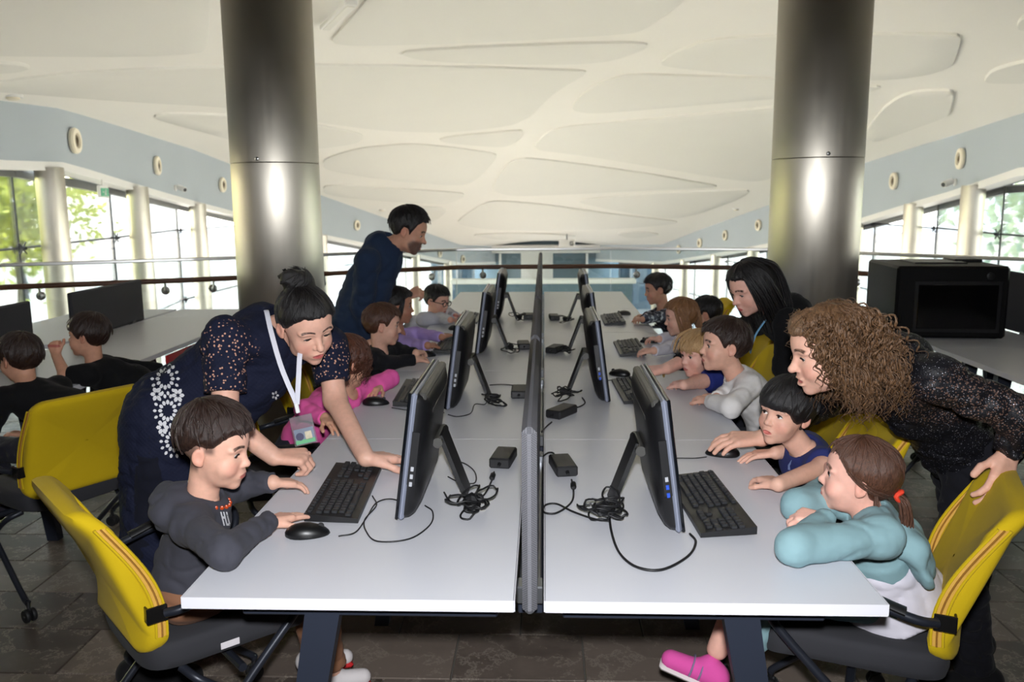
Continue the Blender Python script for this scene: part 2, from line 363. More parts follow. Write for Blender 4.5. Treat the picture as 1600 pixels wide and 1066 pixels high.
for S, side, lst, wd in ((LX, 'left', [(112, 220), (242, 259), (345, 289), (556, 352), (686, 396), (722, 405)], vl), (RX, 'right', [(1505, 248), (1400, 283), (1187, 352), (1135, 368), (1095, 380), (1062, 390)], vr)):
    for k, (px, py) in enumerate(lst):
        p, n = on_wall(S, px, py); p = p+n*.04
        root = thing('air_nozzle', 'round cream air nozzle on the '+wd[k], 'vent', tuple(p), group='round air nozzles on the bulkheads')
        MB().lathe((0, 0, 0), [(.19, -.02), (.2, .02), (.185, .05), (.12, .055), (.105, .02), (.1, -.02)], n, 24).obj('flange', M['vent'], root)
        MB().lathe((0, 0, 0), [(.1, .0), (.095, .03), (.05, .045), (.045, .02), (0, .02)], n, 20).obj('nozzle', M['vent_dark'], root)
for S, px, py, wd in ((LX, 273, 294, 'left bulkhead between two air nozzles'), (RX, 1494, 285, 'right bulkhead below the nearest air nozzle')):
    p, n = on_wall(S, px, py); root = thing('security_camera', 'small white security camera on the '+wd, 'camera', tuple(p))
    b = nrm(n+np.array([0, -.6, -.35])); MB().lathe((0, 0, 0), [(.07, 0), (.07, .03), (.02, .04), (.02, .12)], n, 14).obj('mount', M['white'], root)
    q = n*.13; MB().tube([q-b*.08, q+b*.14], [.06, .06], 12).obj('housing', M['white'], root); MB().tube([q+b*.141, q+b*.15], [.045, .045], 12).obj('lens', M['dark_seal'], root)
M['exit_green'] = plain('exit_green', (70, 170, 130), .4, vary=.02)
p, n = on_wall(LX, 150, 288); root = thing('exit_sign', 'green and white exit sign hanging above the left windows', 'sign', tuple(p+np.array([0, 0, -.12])))
rz = math.atan2(n[1], n[0])-math.pi/2
MB().box(n*.1, (.42, .05, .2), rz, .01).obj('sign_body', M['white'], root); MB().box(n*.13+np.array([0, 0, -.01]), (.36, .01, .13), rz).obj('green_panel', M['exit_green'], root)
u = np.array([math.cos(rz), math.sin(rz), 0]); mb = MB(); q = n*.137+np.array([0, 0, -.01])
mb.tube([q-u*.02+np.array([0, 0, .045]), q-u*.02+np.array([0, 0, .03])], .014, 8); mb.tube([q-u*.02+np.array([0, 0, .02]), q-u*.0+np.array([0, 0, -.015])], .012, 6)
mb.tube([q-u*.0+np.array([0, 0, -.015]), q+u*.03+np.array([0, 0, -.05])], .009, 6); mb.tube([q-u*.0+np.array([0, 0, -.015]), q-u*.04+np.array([0, 0, -.045])], .009, 6); mb.tube([q+u*.06, q+u*.13], .008, 6)
mb.obj('running_figure', M['white'], root); MB().tube([n*.1+np.array([0, 0, .1]), n*.1+np.array([0, 0, .2])], .012, 6).obj('hanger', M['white'], root)
# ceiling fittings
def ceil_lamp(px, py, px2, py2):
    a, b = ceil_hit(px, py), ceil_hit(px2, py2); d = nrm(b-a); c = (a+b)/2-np.array([0, 0, .17]); L = np.linalg.norm(b-a)
    root = thing('strip_light', 'slim white strip light on the ceiling right of the left pillar', 'light', tuple(c)); rz = math.atan2(d[1], d[0])
    MB().box((0, 0, 0), (L, .16, .07), rz, .012).obj('housing', M['white'], root); MB().box((0, 0, -.038), (L*.94, .1, .012), rz, .003).obj('diffuser', M['ceil_panel'], root)
ceil_lamp(508, 34, 548, -30)
for px, py, wd in ((1150, 327, 'near the right pillar'), (20, 151, 'at the left picture edge'), (597, 328, 'above the bending man')):
    p = ceil_hit(px, py); root = thing('smoke_detector', 'small round ceiling detector '+wd, 'detector', tuple(p))
    MB().lathe((0, 0, 0), [(.09, .02), (.09, -.03), (.06, -.05), (0, -.055)], sides=16).obj('cover', M['vent'], root); MB().lathe((0, 0, 0), [(.13, .03), (.13, -.01), (.09, -.012)], sides=16).obj('base', M['white'], root)
p = ceil_hit(886, 366); root = thing('hanging_projector', 'white projector box hanging from the far end of the ceiling', 'projector', tuple(p))
MB().cyl((0, 0, .1), (0, 0, -.25), .03, 8).obj('hanger', M['grey_frame'], root); MB().box((0, 0, -.42), (.75, .5, .34), 0, .03).obj('case', M['white'], root); MB().lathe((.2, -.25, -.42), [(.09, 0), (.09, -.05), (.07, -.05), (.07, .0)], (0, 1, 0), 12).obj('lens', M['dark_seal'], root)

# ------------------------------------------------------------------ mezzanine floor with tiles, railing, lower hall
RAIL = [(-6.2, .6), (-5.3, 3.3), (-4.15, 4.75), (-2.9, 5.33), (-2.2, 5.72), (-.82, 6.56), (.68, 6.62), (2.15, 6.3), (2.85, 5.6), (3.9, 4.65), (5.1, 3.3), (6.0, .6)]
fl_poly = [(-6.5, -8)]+[(x*1.02+.0, y+.14) for x, y in RAIL]+[(6.3, -8)]
mb = MB(); mb.prism([(x, y, -.45) for x, y in fl_poly][::-1], (0, 0, .44)); floor = mb.obj('floor', M['grout'], kind='structure', smooth=None, label='dark stone tiled mezzanine floor')
TW, TD = .445, .296; tm = MB().box((0, 0, -.004), (TW-.006, TD-.006, .012), 0, .0015).mesh('tile', M['tile'])
rows = []
for j in range(-2, 12):
    for i in range(-8, 8):
        x = .166-TW/2+i*TW+(0 if j % 2 else TW*.5)-.0; y = 1.22-TD/2+(j-3)*TD
        if -3.4 < x < 3.1 and not (-.6 < x < .6 and y > 2.0) and not (x > 1.5 and y < .2): rows.append((x, y))
rows.sort(key=lambda q: q[1]+.3*abs(q[0])); far_tiles = MB()
inb = set()
for k, (x, y) in enumerate(rows[:290]):
    o = link('tile', tm, floor); o.location = (x, y, -.0035); inb.add((round(x, 3), round(y, 3)))
for j in range(-24, 22):
    for i in range(-14, 14):
        x = .166-TW/2+i*TW+(0 if j % 2 else TW*.5); y = 1.22-TD/2+(j-3)*TD
        lim = np.interp(x, [q[0] for q in RAIL], [q[1] for q in RAIL])
        if abs(x) < 6 and y < lim-.1 and (round(x, 3), round(y, 3)) not in inb: far_tiles.box((x, y, -.0075), (TW-.006, TD-.006, .012))
far_tiles.obj('outer_tiles', M['tile'], floor, smooth=None, kind='stuff')
rail = thing('glass_railing', 'glass railing with steel top rail and brown wooden handrail around the platform', 'railing')
R3 = [np.array([x, y, 0.]) for x, y in RAIL]; cen = np.array([0, 1., 0])
for i in range(len(R3)-1):
    a, b = R3[i], R3[i+1]; d = nrm(b-a); nv = np.array([d[1], -d[0], 0]); nv *= np.sign(np.dot(cen-a, nv)); L = np.linalg.norm(b-a)
    MB().prism([a+d*.006+np.array([0, 0, -.3]), b-d*.006+np.array([0, 0, -.3]), b-d*.006+np.array([0, 0, 1.09]), a+d*.006+np.array([0, 0, 1.09])], nv*.014).obj('glass_panel', M['glass'], rail, smooth=None)
    MB().box((a+b)/2+nv*.007+np.array([0, 0, 1.095]), (L+.02, .032, .028), math.atan2(d[1], d[0]), .006).obj('top_rail', M['chrome'], rail)
    MB().tube([a+nv*.09+np.array([0, 0, .93])-d*.01, b+nv*.09+np.array([0, 0, .93])+d*.01], .022, 10).obj('handrail', M['wood'], rail)
    for f in (.17, .83):
        c = a+d*L*f; br = MB(); br.lathe(c+np.array([0, 0, .845])+nv*.015, [(.034, 0), (.034, .012), (.02, .02), (.018, .045), (.0, .05)], nv, 14); br.tube([c+nv*.05+np.array([0, 0, .845]), c+nv*.085+np.array([0, 0, .86]), c+nv*.09+np.array([0, 0, .91])], .008, 8)
        br.obj('bracket', M['chrome'], rail)
    MB().box((a+b)/2+np.array([0, 0, -.16]), (L+.05, .1, .3), math.atan2(d[1], d[0])).obj('base_rail', M['grey_frame'], rail)
mb = MB(); mb.box((0, 18, LOW-.15), (24, 60, .3)); mb.obj('floor_lower', M['lowfloor'], kind='structure', label='pale floor of the hall below')
mb = MB(); mb.box((0, 43.5, -1.6), (12, .3, 5.6)); fw_ = mb.obj('wall_back', M['farwall'], kind='structure')
MB().box((0, 43.2, -.95), (11, .5, .42), 0, .02).obj('trim_3', M['white'], fw_)
MB().box((-.35, 43.25, -2.2), (1.7, .12, 2.2), 0, .02).obj('light_patch_1', M['white'], fw_)  # white slab standing in for a bright window, its light put into the colour
for k in range(5): MB().box((-4.6+k*2.3, 43.2, -2.8), (.12, .3, 3.2), 0, .01).obj('mullion', M['white'], fw_)
mb = MB(); mb.box((0, 24, -2.55), (5.4, .25, 3.3)); par = mb.obj('wall_partition', M['farwall'], kind='structure', label='low blue-grey partition in the hall below')
MB().box((0, 23.95, -.85), (5.6, .4, .14), 0, .02).obj('trim_4', M['white'], par)

# big polished pillars
for x, y, lab in ((-1.62, 3.6, 'big polished steel pillar on the left, between lanyard woman and man'), (1.67, 3.6, 'big polished steel pillar on the right, behind the black-haired woman')):
    root = thing('steel_pillar', lab, 'pillar', (x, y, 0), group='big steel pillars'); r = .264; zt = ceil_z(x, y)-.02
    ys_ = [0, .9, 1.79, 2.95, zt]
    for a, b in zip(ys_[:-1], ys_[1:]): MB().lathe((0, 0, 0), [(r-.004, a), (r, a+.003), (r, b-.003), (r-.004, b)], sides=72).obj('cladding_sheet', M['steel'], root)
    MB().lathe((0, 0, 0), [(r+.02, 0), (r+.02, .07), (r, .075)], sides=48).obj('base_ring', M['chrome'], root)
    for a in (-95, 60, 150):
        c = np.array([math.cos(math.radians(a)), math.sin(math.radians(a)), 0]); MB().lathe(c*r*1.0+np.array([0, 0, 1.81]), [(.012, -.002), (.012, .004), (.006, .008), (0, .008)], c, 10).obj('rivet', M['chrome'], root)

# ------------------------------------------------------------------ outside: ground, hill, trees
M['ground'] = plain('outside_ground', (190, 182, 168), .9, vary=.2, scale=.3)
MB().box((0, 20, LOW-.5), (260, 260, .4)).obj('ground_outside', M['ground'], kind='structure')
def leafmat(name, a, b):
    m = Mat(name); rnd = m.noise(1.3, 3); m.color(m.mix(rnd.step(.3, .7), lin(a), lin(b))); m.set(Roughness=.6, Specular_IOR_Level=.2)
    tl = m.node('ShaderNodeBsdfTranslucent'); tl.inputs[0].default_value = lin(b)+(1,); mx = m.node('ShaderNodeMixShader'); mx.inputs[0].default_value = .35
    m.t.links.new(m.b.outputs[0], mx.inputs[1]); m.t.links.new(tl.outputs[0], mx.inputs[2]); m.t.links.new(mx.outputs[0], m.t.nodes['Material Output'].inputs[0]); return m.m
M['leaf1'] = leafmat('leaf_yellow_green', (96, 118, 40), (190, 196, 80)); M['leaf2'] = leafmat('leaf_blue_green', (120, 146, 132), (190, 208, 168))
M['bark'] = plain('bark', (84, 70, 58), .9, vary=.3, scale=12, bump=.5)
def crown(seed, n, rad, mat):
    r = np.random.default_rng(seed); cl = r.normal(size=(26, 3))*.45*np.array(rad); ci = r.integers(0, 26, n); p = cl[ci]+r.normal(size=(n, 3))*.24*np.array(rad)
    u = r.normal(size=(n, 3)); u /= np.linalg.norm(u, axis=1)[:, None]; v = np.cross(u, r.normal(size=(n, 3))); v /= np.linalg.norm(v, axis=1)[:, None]; s = r.uniform(.09, .2, (n, 1))
    vv = np.stack([p-u*s, p+v*s*.45, p+u*s, p-v*s*.45], 1).reshape(-1, 3); me = bpy.data.meshes.new('crown'); me.from_pydata(vv.tolist(), [], [(4*i, 4*i+1, 4*i+2, 4*i+3) for i in range(n)]); me.materials.append(mat); return me
CR = {k: [crown(s, 3800, (1.9, 1.9, 2.4), M[k]) for s in (1, 2)] for k in ('leaf1', 'leaf2')}
tmesh = MB().tube([(0, 0, 0), (.1, .05, 1.6), (-.05, .1, 3.2)], [.22, .16, .08], 9)
for a in range(5): tmesh.tube([(0, .08, 2.2), (math.cos(a*1.26)*.9, math.sin(a*1.26)*.9, 3.6), (math.cos(a*1.26)*1.4, math.sin(a*1.26)*1.4, 4.6)], [.07, .05, .02], 6)
tmesh = tmesh.mesh('trunk', M['bark'], 60)
def tree(x, y, h, kind, label, grp, k):
    root = thing('leafy_tree', label, 'tree', (x, y, LOW-.3), k*1.7, grp); s = h/6.2; root.scale = (s, s, s)
    tag(link('crown', CR[kind][k % 2], root), kind='stuff').location = (0, 0, 4.3); link('trunk', tmesh, root)
for k, (x, y, h) in enumerate([(-13.2, 11.6, 7.6), (-14.5, 7.4, 7.), (-19., 18.5, 8.4), (-23, 26, 9), (-24, 36, 9)]):
    tree(x, y, h, 'leaf1', 'leafy sunlit tree outside the left windows, at the left picture edge' if k < 2 else 'yellow-green tree farther off outside the left windows', 'trees outside the left windows', k)
for k, (x, y, h) in enumerate([(18, 13.5, 10), (19.5, 21.5, 11), (19, 30, 11), (27, 17, 13), (29, 28, 14)]):
    tree(x, y, h, 'leaf2', 'blue-green tree outside the right windows', 'trees outside the right windows', k)
# ------------------------------------------------------------------ desks, screens, chairs
DT = .74                                             # desk height
M['top'] = plain('desk_laminate', (214, 215, 222), .32, vary=.015, scale=3, bump=.02, bscale=300)
M['top_edge'] = plain('desk_edge_band', (214, 213, 219), .4, vary=.02)
M['slate'] = plain('slate_metal', (44, 49, 62), .42, .2, vary=.05)
M['alu'] = plain('aluminium_rail', (150, 152, 156), .35, .9, vary=.05)
m = Mat('grey_weave'); x, y, z = m.xyz(); s1 = (y*1250.).m('SINE')*(z*1250.).m('SINE'); n = m.noise(500, 2)
m.color(m.mix((s1*.35+n*.5+.25), lin((52, 52, 56)), lin((140, 140, 146)))); m.set(Roughness=.95, Specular_IOR_Level=.15); m.bump(s1*.5+n*.4, .4, .002); M['weave'] = m.m
M['dark_screen'] = fabric('dark_felt', (62, 62, 65), 500)
M['yellow'] = fabric('yellow_felt', (196, 166, 20), 700, vary=.1, bump=.25)
M['zip'] = plain('zip_tape', (206, 158, 66), .7, vary=.15, scale=60); M['zip_teeth'] = plain('zip_teeth', (150, 104, 40), .5, vary=.2, scale=200)
M['seat'] = fabric('charcoal_seat', (52, 52, 56), 800); M['tube'] = plain('dark_tube', (40, 43, 52), .38, .35, vary=.05); M['plastic'] = plain('black_plastic', (22, 22, 24), .42, vary=.1)
M['bracket'] = plain('bracket_metal', (70, 68, 68), .25, .9, vary=.1); M['redpanel'] = plain('red_panel', (186, 28, 34), .5, vary=.05); M['rubber'] = plain('castor_rubber', (24, 24, 26), .6)
M['paper'] = plain('white_label', (214, 208, 212), .6, vary=.05)
def desk_top(name, label, x0, x1, y0, y1, group, rz=0., org=(0, 0)):
    root = thing(name, label, 'desk', (org[0], org[1], 0), rz, group); xc, yc = (x0+x1)/2, (y0+y1)/2
    MB().box((xc, yc, DT-.0125), (abs(x1-x0)-.004, y1-y0-.003, .025), 0, .001).obj('table_top', M['top'], root)
    e = MB()
    for yy in (y0, y1): e.box((xc, yy+(.0008 if yy == y0 else -.0008), DT-.0123), (abs(x1-x0)-.003, .0028, .0256))
    for xx in (x0, x1): e.box((xx, yc, DT-.0125), (.0022, y1-y0-.003, .0245))
    e.obj('edge_band', M['top_edge'], root); return root
def slab_leg(root, x, y, lean):
    # tapered slate leg leaning outwards
    mb = MB(); z1 = DT-.026; w1, w0, t = .078, .052, .045
    p = [(x-w1/2, y-t/2, z1), (x+w1/2, y-t/2, z1), (x+lean+w0/2, y-t/2, 0), (x+lean-w0/2, y-t/2, 0)]; mb.prism(p, (0, t, 0)); mb.obj('leg', M['slate'], root, smooth=None)
ORD = ['nearest', 'second nearest', 'third nearest', 'fourth nearest', 'farthest']
for k in range(5):
    for s, sn in ((-1, 'left'), (1, 'right')):
        root = desk_top('bench_desk', '%s white desk of the long %s row, %s' % (ORD[k], sn, ['under the first monitor', 'just beyond the front seam', 'in the middle of the row', 'before the empty last desk', 'bare and against the railing'][k]), s*.031, s*.731, k*1.2, k*1.2+1.2, 'white desks of the double row')
        yl = k*1.2+.09
        slab_leg(root, s*.445, yl, s*.13)
        if k == 4: slab_leg(root, s*.445, 5.91, s*.13)
        MB().box((s*.35, yl, DT-.05), (.56, .04, .05), 0, .004).obj('cross_beam', M['slate'], root)
        MB().box((s*.2, k*1.2+.75, DT-.05), (.04, .86, .05), 0, .004).obj('long_beam', M['slate'], root)
for k in range(5):
    root = thing('desk_screen', '%s grey woven divider screen standing in the gap between the desk rows' % ORD[k], 'divider', (0, k*1.2, 0), 0, 'grey divider screens')
    MB().box((0, .605, .895), (.032, 1.15, .41), 0, .012).obj('screen_panel', M['weave'], root)
    for yy in (.12, 1.08):
        MB().box((0, yy, .705), (.058, .05, .04), 0, .003).obj('clamp', M['alu'], root)
    MB().box((0, .66, .69), (.05, 1.06, .022), 0, .003).obj('cable_rail', M['alu'], root); MB().box((0, .66, .66), (.056, 1.06, .03), 0, .003).obj('lower_rail', M['slate'], root)

def rounded_panel(w, h, n=10, r=.05):
    """outline points of a rounded rectangle, centred in x, from z=0"""
    out = []
    for cx, cz, a0 in ((w/2-r, r, -90), (w/2-r, h-r, 0), (-w/2+r, h-r, 90), (-w/2+r, r, 180)):
        for i in range(n): a = math.radians(a0+90*i/(n-1)); out.append((cx+r*math.cos(a), cz+r*math.sin(a)))
    return np.array(out)
def make_chair(label, group):
    """faces local +Y; origin on the floor under the seat centre"""
    root = thing('training_chair', label, 'chair', (0, 0, 0), 0, group)
    # seat: upholstered pad with a waterfall front
    u = np.linspace(-1, 1, 15); rings = []
    for s, dz in ((.90, -.058), (.98, -.05), (1., -.03), (1., .0), (.985, .012), (.94, .02), (.6, .016), (.25, .012), (.02, .012)):
        ang = np.linspace(0, 2*math.pi, 40, endpoint=False); q = .34
        x = np.sign(np.cos(ang))*np.abs(np.cos(ang))**q*.225*s; y = np.sign(np.sin(ang))*np.abs(np.sin(ang))**q*.225*s
        rings.append(np.stack([x, y, .445+dz-.018*np.clip((y-.1)/.12, 0, 1)**2+.012*(x/.22)**2], 1))
    mb = MB(); v = np.concatenate(rings); n = 40; fs = [(i*n+j, i*n+(j+1) % n, (i+1)*n+(j+1) % n, (i+1)*n+j) for i in range(8) for j in range(n)]; mb.add(v, fs+[tuple(range(n))[::-1], tuple(8*n+j for j in range(n))])
    seat = mb.obj('seat', M['seat'], root, 50); MB().box((.2262, -.02, .425), (.003, .05, .018), 0, .001).obj('maker_label', M['paper'], seat)
    # back: upholstered panel, hollow at the waist, leaning back, with a zip down each side
    out = rounded_panel(.43, .40, 8, .05)
    def backy(z, x): return -.235-.11*max(0, (z-.45)/.4)**1.2+.035*math.sin((z-.45)/.4*math.pi*1.25)*1.0+.045*(x/.22)**2
    def face(off, s):
        p = out.copy(); c = np.array([0, .20]); p = c+(p-c)*s; z = p[:, 1]+.45
        return np.stack([p[:, 0], [backy(np.clip(a, .45, .85), b)+off for a, b in zip(z, p[:, 0])], z], 1)
    prof = [(.0, .02)]+[(.0, .1*i) for i in range(1, 9)]+[(.0, .87), (.002, .93), (.008, .985), (.02, 1.), (.036, 1.), (.048, .985), (.054, .93), (.056, .87)]+[(.056, .1*i) for i in range(8, 0, -1)]+[(.056, .02)]
    mb = MB(); R = [face(o-.028, s) for o, s in prof]; n = len(out); fs = [(i*n+j, i*n+(j+1) % n, (i+1)*n+(j+1) % n, (i+1)*n+j) for i in range(len(R)-1) for j in range(n)]
    mb.add(np.concatenate(R), fs); back = mb.obj('backrest', M['yellow'], root, 60)
    for s in (-1, 1):
        zz = np.linspace(.50, .81, 14); x = s*.215
        zp = np.array([(x+s*.001, backy(z, .215), z) for z in zz])
        mb = MB(); mb.grid(np.stack([zp+np.array([0, -.0115, 0]), zp+np.array([s*.0022, 0, 0]), zp+np.array([0, .0115, 0])], 1)); mb.obj('zip', M['zip'], back)
        mb = MB(); mb.tube(zp+np.array([s*.0024, 0, 0]), .0026, 5); mb.obj('zip_teeth', M['zip_teeth'], back)
        for o in (-.013, .013): MB().tube(zp+np.array([-s*.001, o, 0]), .0042, 6).obj('piping', M['yellow'], back)
        zb = .57; yb = backy(zb, .215); mb = MB()
        mb.box((s*.19, yb-.033, zb+.0), (.085, .006, .042), 0, .002); mb.box((s*.2345, yb-.012, zb), (.008, .05, .042), 0, .002); br = mb.obj('side_bracket', M['bracket'], root)
        for xx in (.165, .195): MB().lathe((s*xx, yb-.036, zb), [(.006, 0), (.006, -.003), (.003, -.004), (0, -.004)], (0, 1, 0), 10).obj('screw', M['chrome'], br)
        xs = s*.262; arm = curve([(s*.24, yb+.005, zb), (xs, yb+.05, zb+.01), (xs, -.02, zb+.035), (xs, .15, zb+.045), (xs, .205, zb+.02), (xs, .185, zb-.06), (xs, .02, .34), (xs, -.20, .105), (xs, -.245, .075)], 40)
        MB().tube(arm, .0115, 10).obj('arm_frame', M['tube'], root)
        MB().tube(curve([(xs, yb+.075, zb+.026), (xs, 0, zb+.055), (xs, .15, zb+.061)], 10), [.012]+[.02]*8+[.012]*3 if False else .019, 10, flat=.55).obj('arm_pad', M['plastic'], root)
        MB().tube(curve([(s*.2, -.14, .395), (xs*.97, -.1, .36), (xs*.97, .05, .24), (xs*.97, .22, .10), (xs*.97, .24, .075)], 24), .0115, 10).obj('leg', M['tube'], root)
        for yy in (-.245, .24):
            c = MB(); ww = MB()
            for dx in (-.012, .012): ww.lathe((xs+dx-.007, yy, .026), [(.004, 0), (.024, 0), (.026, .003), (.026, .011), (.024, .014), (.004, .014)], (1, 0, 0), 18)
            c.box((xs, yy, .042), (.012, .034, .03), 0, .005); c.cyl((xs, yy, .05), (xs, yy, .082), .008, 8)
            cs = c.obj('castor', M['plastic'], root); ww.obj('wheel', M['rubber'], cs)
    MB().tube([(-.25, .0, .36), (.25, .0, .36)], .012, 8).obj('seat_support', M['tube'], root); MB().box((0, 0, .382), (.3, .3, .012), 0, .003).obj('seat_plate', M['plastic'], root)
    return root
CH = [  # x, y, facing (degrees clockwise from away), label
 (-.925, .555, 47, 'yellow-backed chair in the left foreground under the boy in grey'),
 (.875, .54, -68, 'yellow-backed chair in the right foreground under the turquoise-dressed girl'),
 (-1.98, 1.62, -58, 'yellow-backed chair at the left picture edge behind the near black-shirted boy'),
 (-1.80, 2.44, -80, 'dark chair under the smiling boy with raised fist at the left table'),
 (-1.02, 1.72, 82, 'yellow-backed chair of the curly child in pink, half behind the lanyard woman'),
 (-1.0, 2.5, 84, 'yellow-backed chair behind the boy in black, beside the bending man'),
 (-.98, 3.37, 88, 'yellow-backed chair under the girl in lilac'),
 (-1.0, 4.3, 88, 'yellow-backed chair behind the boy with glasses'),
 (.87, 1.19, -86, 'yellow-backed chair of the boy in navy, behind the turquoise girl'),
 (1.0, 1.80, -88, 'yellow-backed chair of the dark-haired boy in white'),
 (.83, 2.36, -89, 'yellow-backed chair of the blond child, below the black-haired woman'),
 (1.0, 3.18, -88, 'chair of the brown-haired girl in white sleeves'),
 (1.05, 3.75, -87, 'yellow-backed chair of the half-hidden dark-haired child'),
 (1.0, 4.4, -88, 'chair of the boy in the camouflage top'),
 (2.05, 2.35, 80, 'yellow-backed chair at the right table, nearest the picture edge'),
 (2.0, 3.06, 92, 'yellow-backed chair at the right table behind the sparkly sweater'),
]
ch0 = make_chair(CH[0][3], 'yellow training chairs')
for i, (x, y, a, lab) in enumerate(CH):
    c = ch0 if i == 0 else copy_tree(ch0, None, lab); c.location = (x, y, 0); c.rotation_euler = (0, 0, -math.radians(a))

# side tables: left bench with two dark screens and a red panel, right bench with dark screen
for k in range(3):
    y0 = 1.95+k*1.2-.0; lab = ['nearest', 'middle', 'far'][k]
    for s in (0, 1):
        if k == 0 and s == 1: continue
        xa = (-2.1, -2.8) if s == 0 else (-2.84, -3.54)
        r = desk_top('side_desk', '%s white desk of the left side table, %s' % (lab, 'on the boys\' side' if s == 0 else 'beyond the dark screens'), xa[1], xa[0], y0, y0+1.2 if k < 2 else y0+.45, 'white desks of the left side table')
        slab_leg(r, xa[0]-.25 if s == 0 else xa[1]+.25, y0+.1, .08 if s == 0 else -.08); slab_leg(r, xa[0]-.25 if s == 0 else xa[1]+.25, y0+(1.1 if k < 2 else .38), .08 if s == 0 else -.08)
for y0, y1, wd in ((1.75, 2.9, 'at the left picture edge'), (3.3, 4.2, 'behind the smiling boy')):
    r = thing('desk_screen', 'dark felt divider screen on the left side table, '+wd, 'divider', (-2.82, 0, 0), 0, 'dark screens of the side tables')
    MB().box((0, (y0+y1)/2, .885), (.03, y1-y0, .29), 0, .008).obj('screen_panel', M['dark_screen'], r)
    for yy in (y0+.15, y1-.15): MB().box((0, yy, .735), (.03, .05, .05), 0, .003).obj('clamp', M['alu'], r)
r = thing('red_cabinet', 'red modesty panel below the left side table', 'panel', (-2.05, 3.55, 0)); MB().box((-.12, .0, .52), (.02, .85, .32), 0, .003).obj('panel', M['redpanel'], r); MB().box((-.12, .0, .345), (.03, .87, .03), 0, .003).obj('bottom_rail', M['alu'], r)
for yy in (-.4, .4): MB().box((-.12, yy, .17), (.03, .03, .34), 0, .003).obj('leg', M['slate'], r)
for k in range(2):
    y0 = 1.85+k*1.2; r = desk_top('side_desk', 'white desk of the right side table, '+('nearest the picture edge' if k == 0 else 'carrying the black box'), 2.2, 2.9, y0, y0+1.2 if k == 0 else y0+1.05, 'white desks of the right side table')
    slab_leg(r, 2.45, y0+.1, -.08); slab_leg(r, 2.45, y0+.95, -.08); slab_leg(r, 2.75, y0+.5, .06)
r = thing('desk_screen', 'dark felt divider screen on the right side table beside the black box', 'divider', (2.92, 0, 0), 0, 'dark screens of the side tables')
MB().box((0, 2.85, .925), (.03, 1.75, .36), 0, .008).obj('screen_panel', M['dark_screen'], r)
for yy in (2.2, 3.5): MB().box((0, yy, .735), (.03, .05, .05), 0, .003).obj('clamp', M['alu'], r)
M['gloss_black'] = plain('gloss_black', (10, 10, 11), .38, vary=.2); M['smoke'] = plain('smoked_window', (6, 6, 7), .12, vary=0)
r = thing('printer_case', 'large black boxy machine with dark front window on the right side table', 'machine', (2.42, 3.62, DT+.001), math.radians(-5))
M['case'] = plain('case_black', (9, 9, 10), .6, vary=.15, spec=.2); MB().box((0, 0, .215), (.62, .6, .42), 0, .015).obj('body', M['case'], r); MB().box((.03, -.302, .19), (.44, .012, .26), 0, .004).obj('front_window', M['smoke'], r)
MB().box((.03, -.302, .19), (.48, .006, .30), 0, .004).obj('window_frame', M['plastic'], r); MB().box((.0, .05, .428), (.3, .3, .012), 0, .004).obj('lid', M['plastic'], r); MB().box((.2, .12, .436), (.16, .2, .02), 0, .004).obj('top_tray', M['plastic'], r)
MB().lathe((.2, -.302, .37), [(.022, 0), (.022, -.006), (.016, -.008), (0, -.008)], (0, 1, 0), 20).obj('round_badge', M['plastic'], r); MB().box((-.285, -.304, .12), (.012, .02, .05), 0, .003).obj('latch', M['bracket'], r)
for sx in (-.26, .26):
    for sy in (-.25, .25): MB().lathe((sx, sy, .0), [(.02, 0), (.02, .01), (.015, .012)], sides=12).obj('foot', M['rubber'], r)
# ------------------------------------------------------------------ computers, keyboards, mice, power bricks, cables
M['mon_silver'] = plain('silver_bezel', (142, 148, 166), .35, .25, vary=.04); M['mon_black'] = plain('monitor_black', (20, 20, 22), .4, vary=.1); M['mon_grey'] = plain('monitor_back_top', (70, 69, 66), .45, vary=.06)
M['screen_glass'] = plain('screen_glass', (14, 16, 20), .1, vary=0); M['keycap'] = plain('keycap', (34, 35, 38), .5, vary=.1, scale=40); M['kb_body'] = plain('keyboard_body', (24, 24, 26), .45, vary=.1); M['usb'] = plain('usb_blue', (40, 80, 190), .4); M['mark'] = plain('port_mark', (170, 172, 178), .5)
M['brick'] = plain('power_brick', (30, 30, 32), .5, vary=.08); M['cable'] = plain('cable', (20, 20, 22), .5, vary=0)
m = Mat('lit_screen'); x, y, z = m.xyz(); g = m.noise(3, 2, stretch=(1, 6, 10)); m.color(lin((20, 30, 45))); m.set(Roughness=.15); m.b.inputs['Emission Color'].default_value = (.55, .7, 1, 1); m.set(Emission_Strength=g.step(.3, .8)*.6+.15); M['lit'] = m.m
ML, MH, TILT = .465, .335, .135
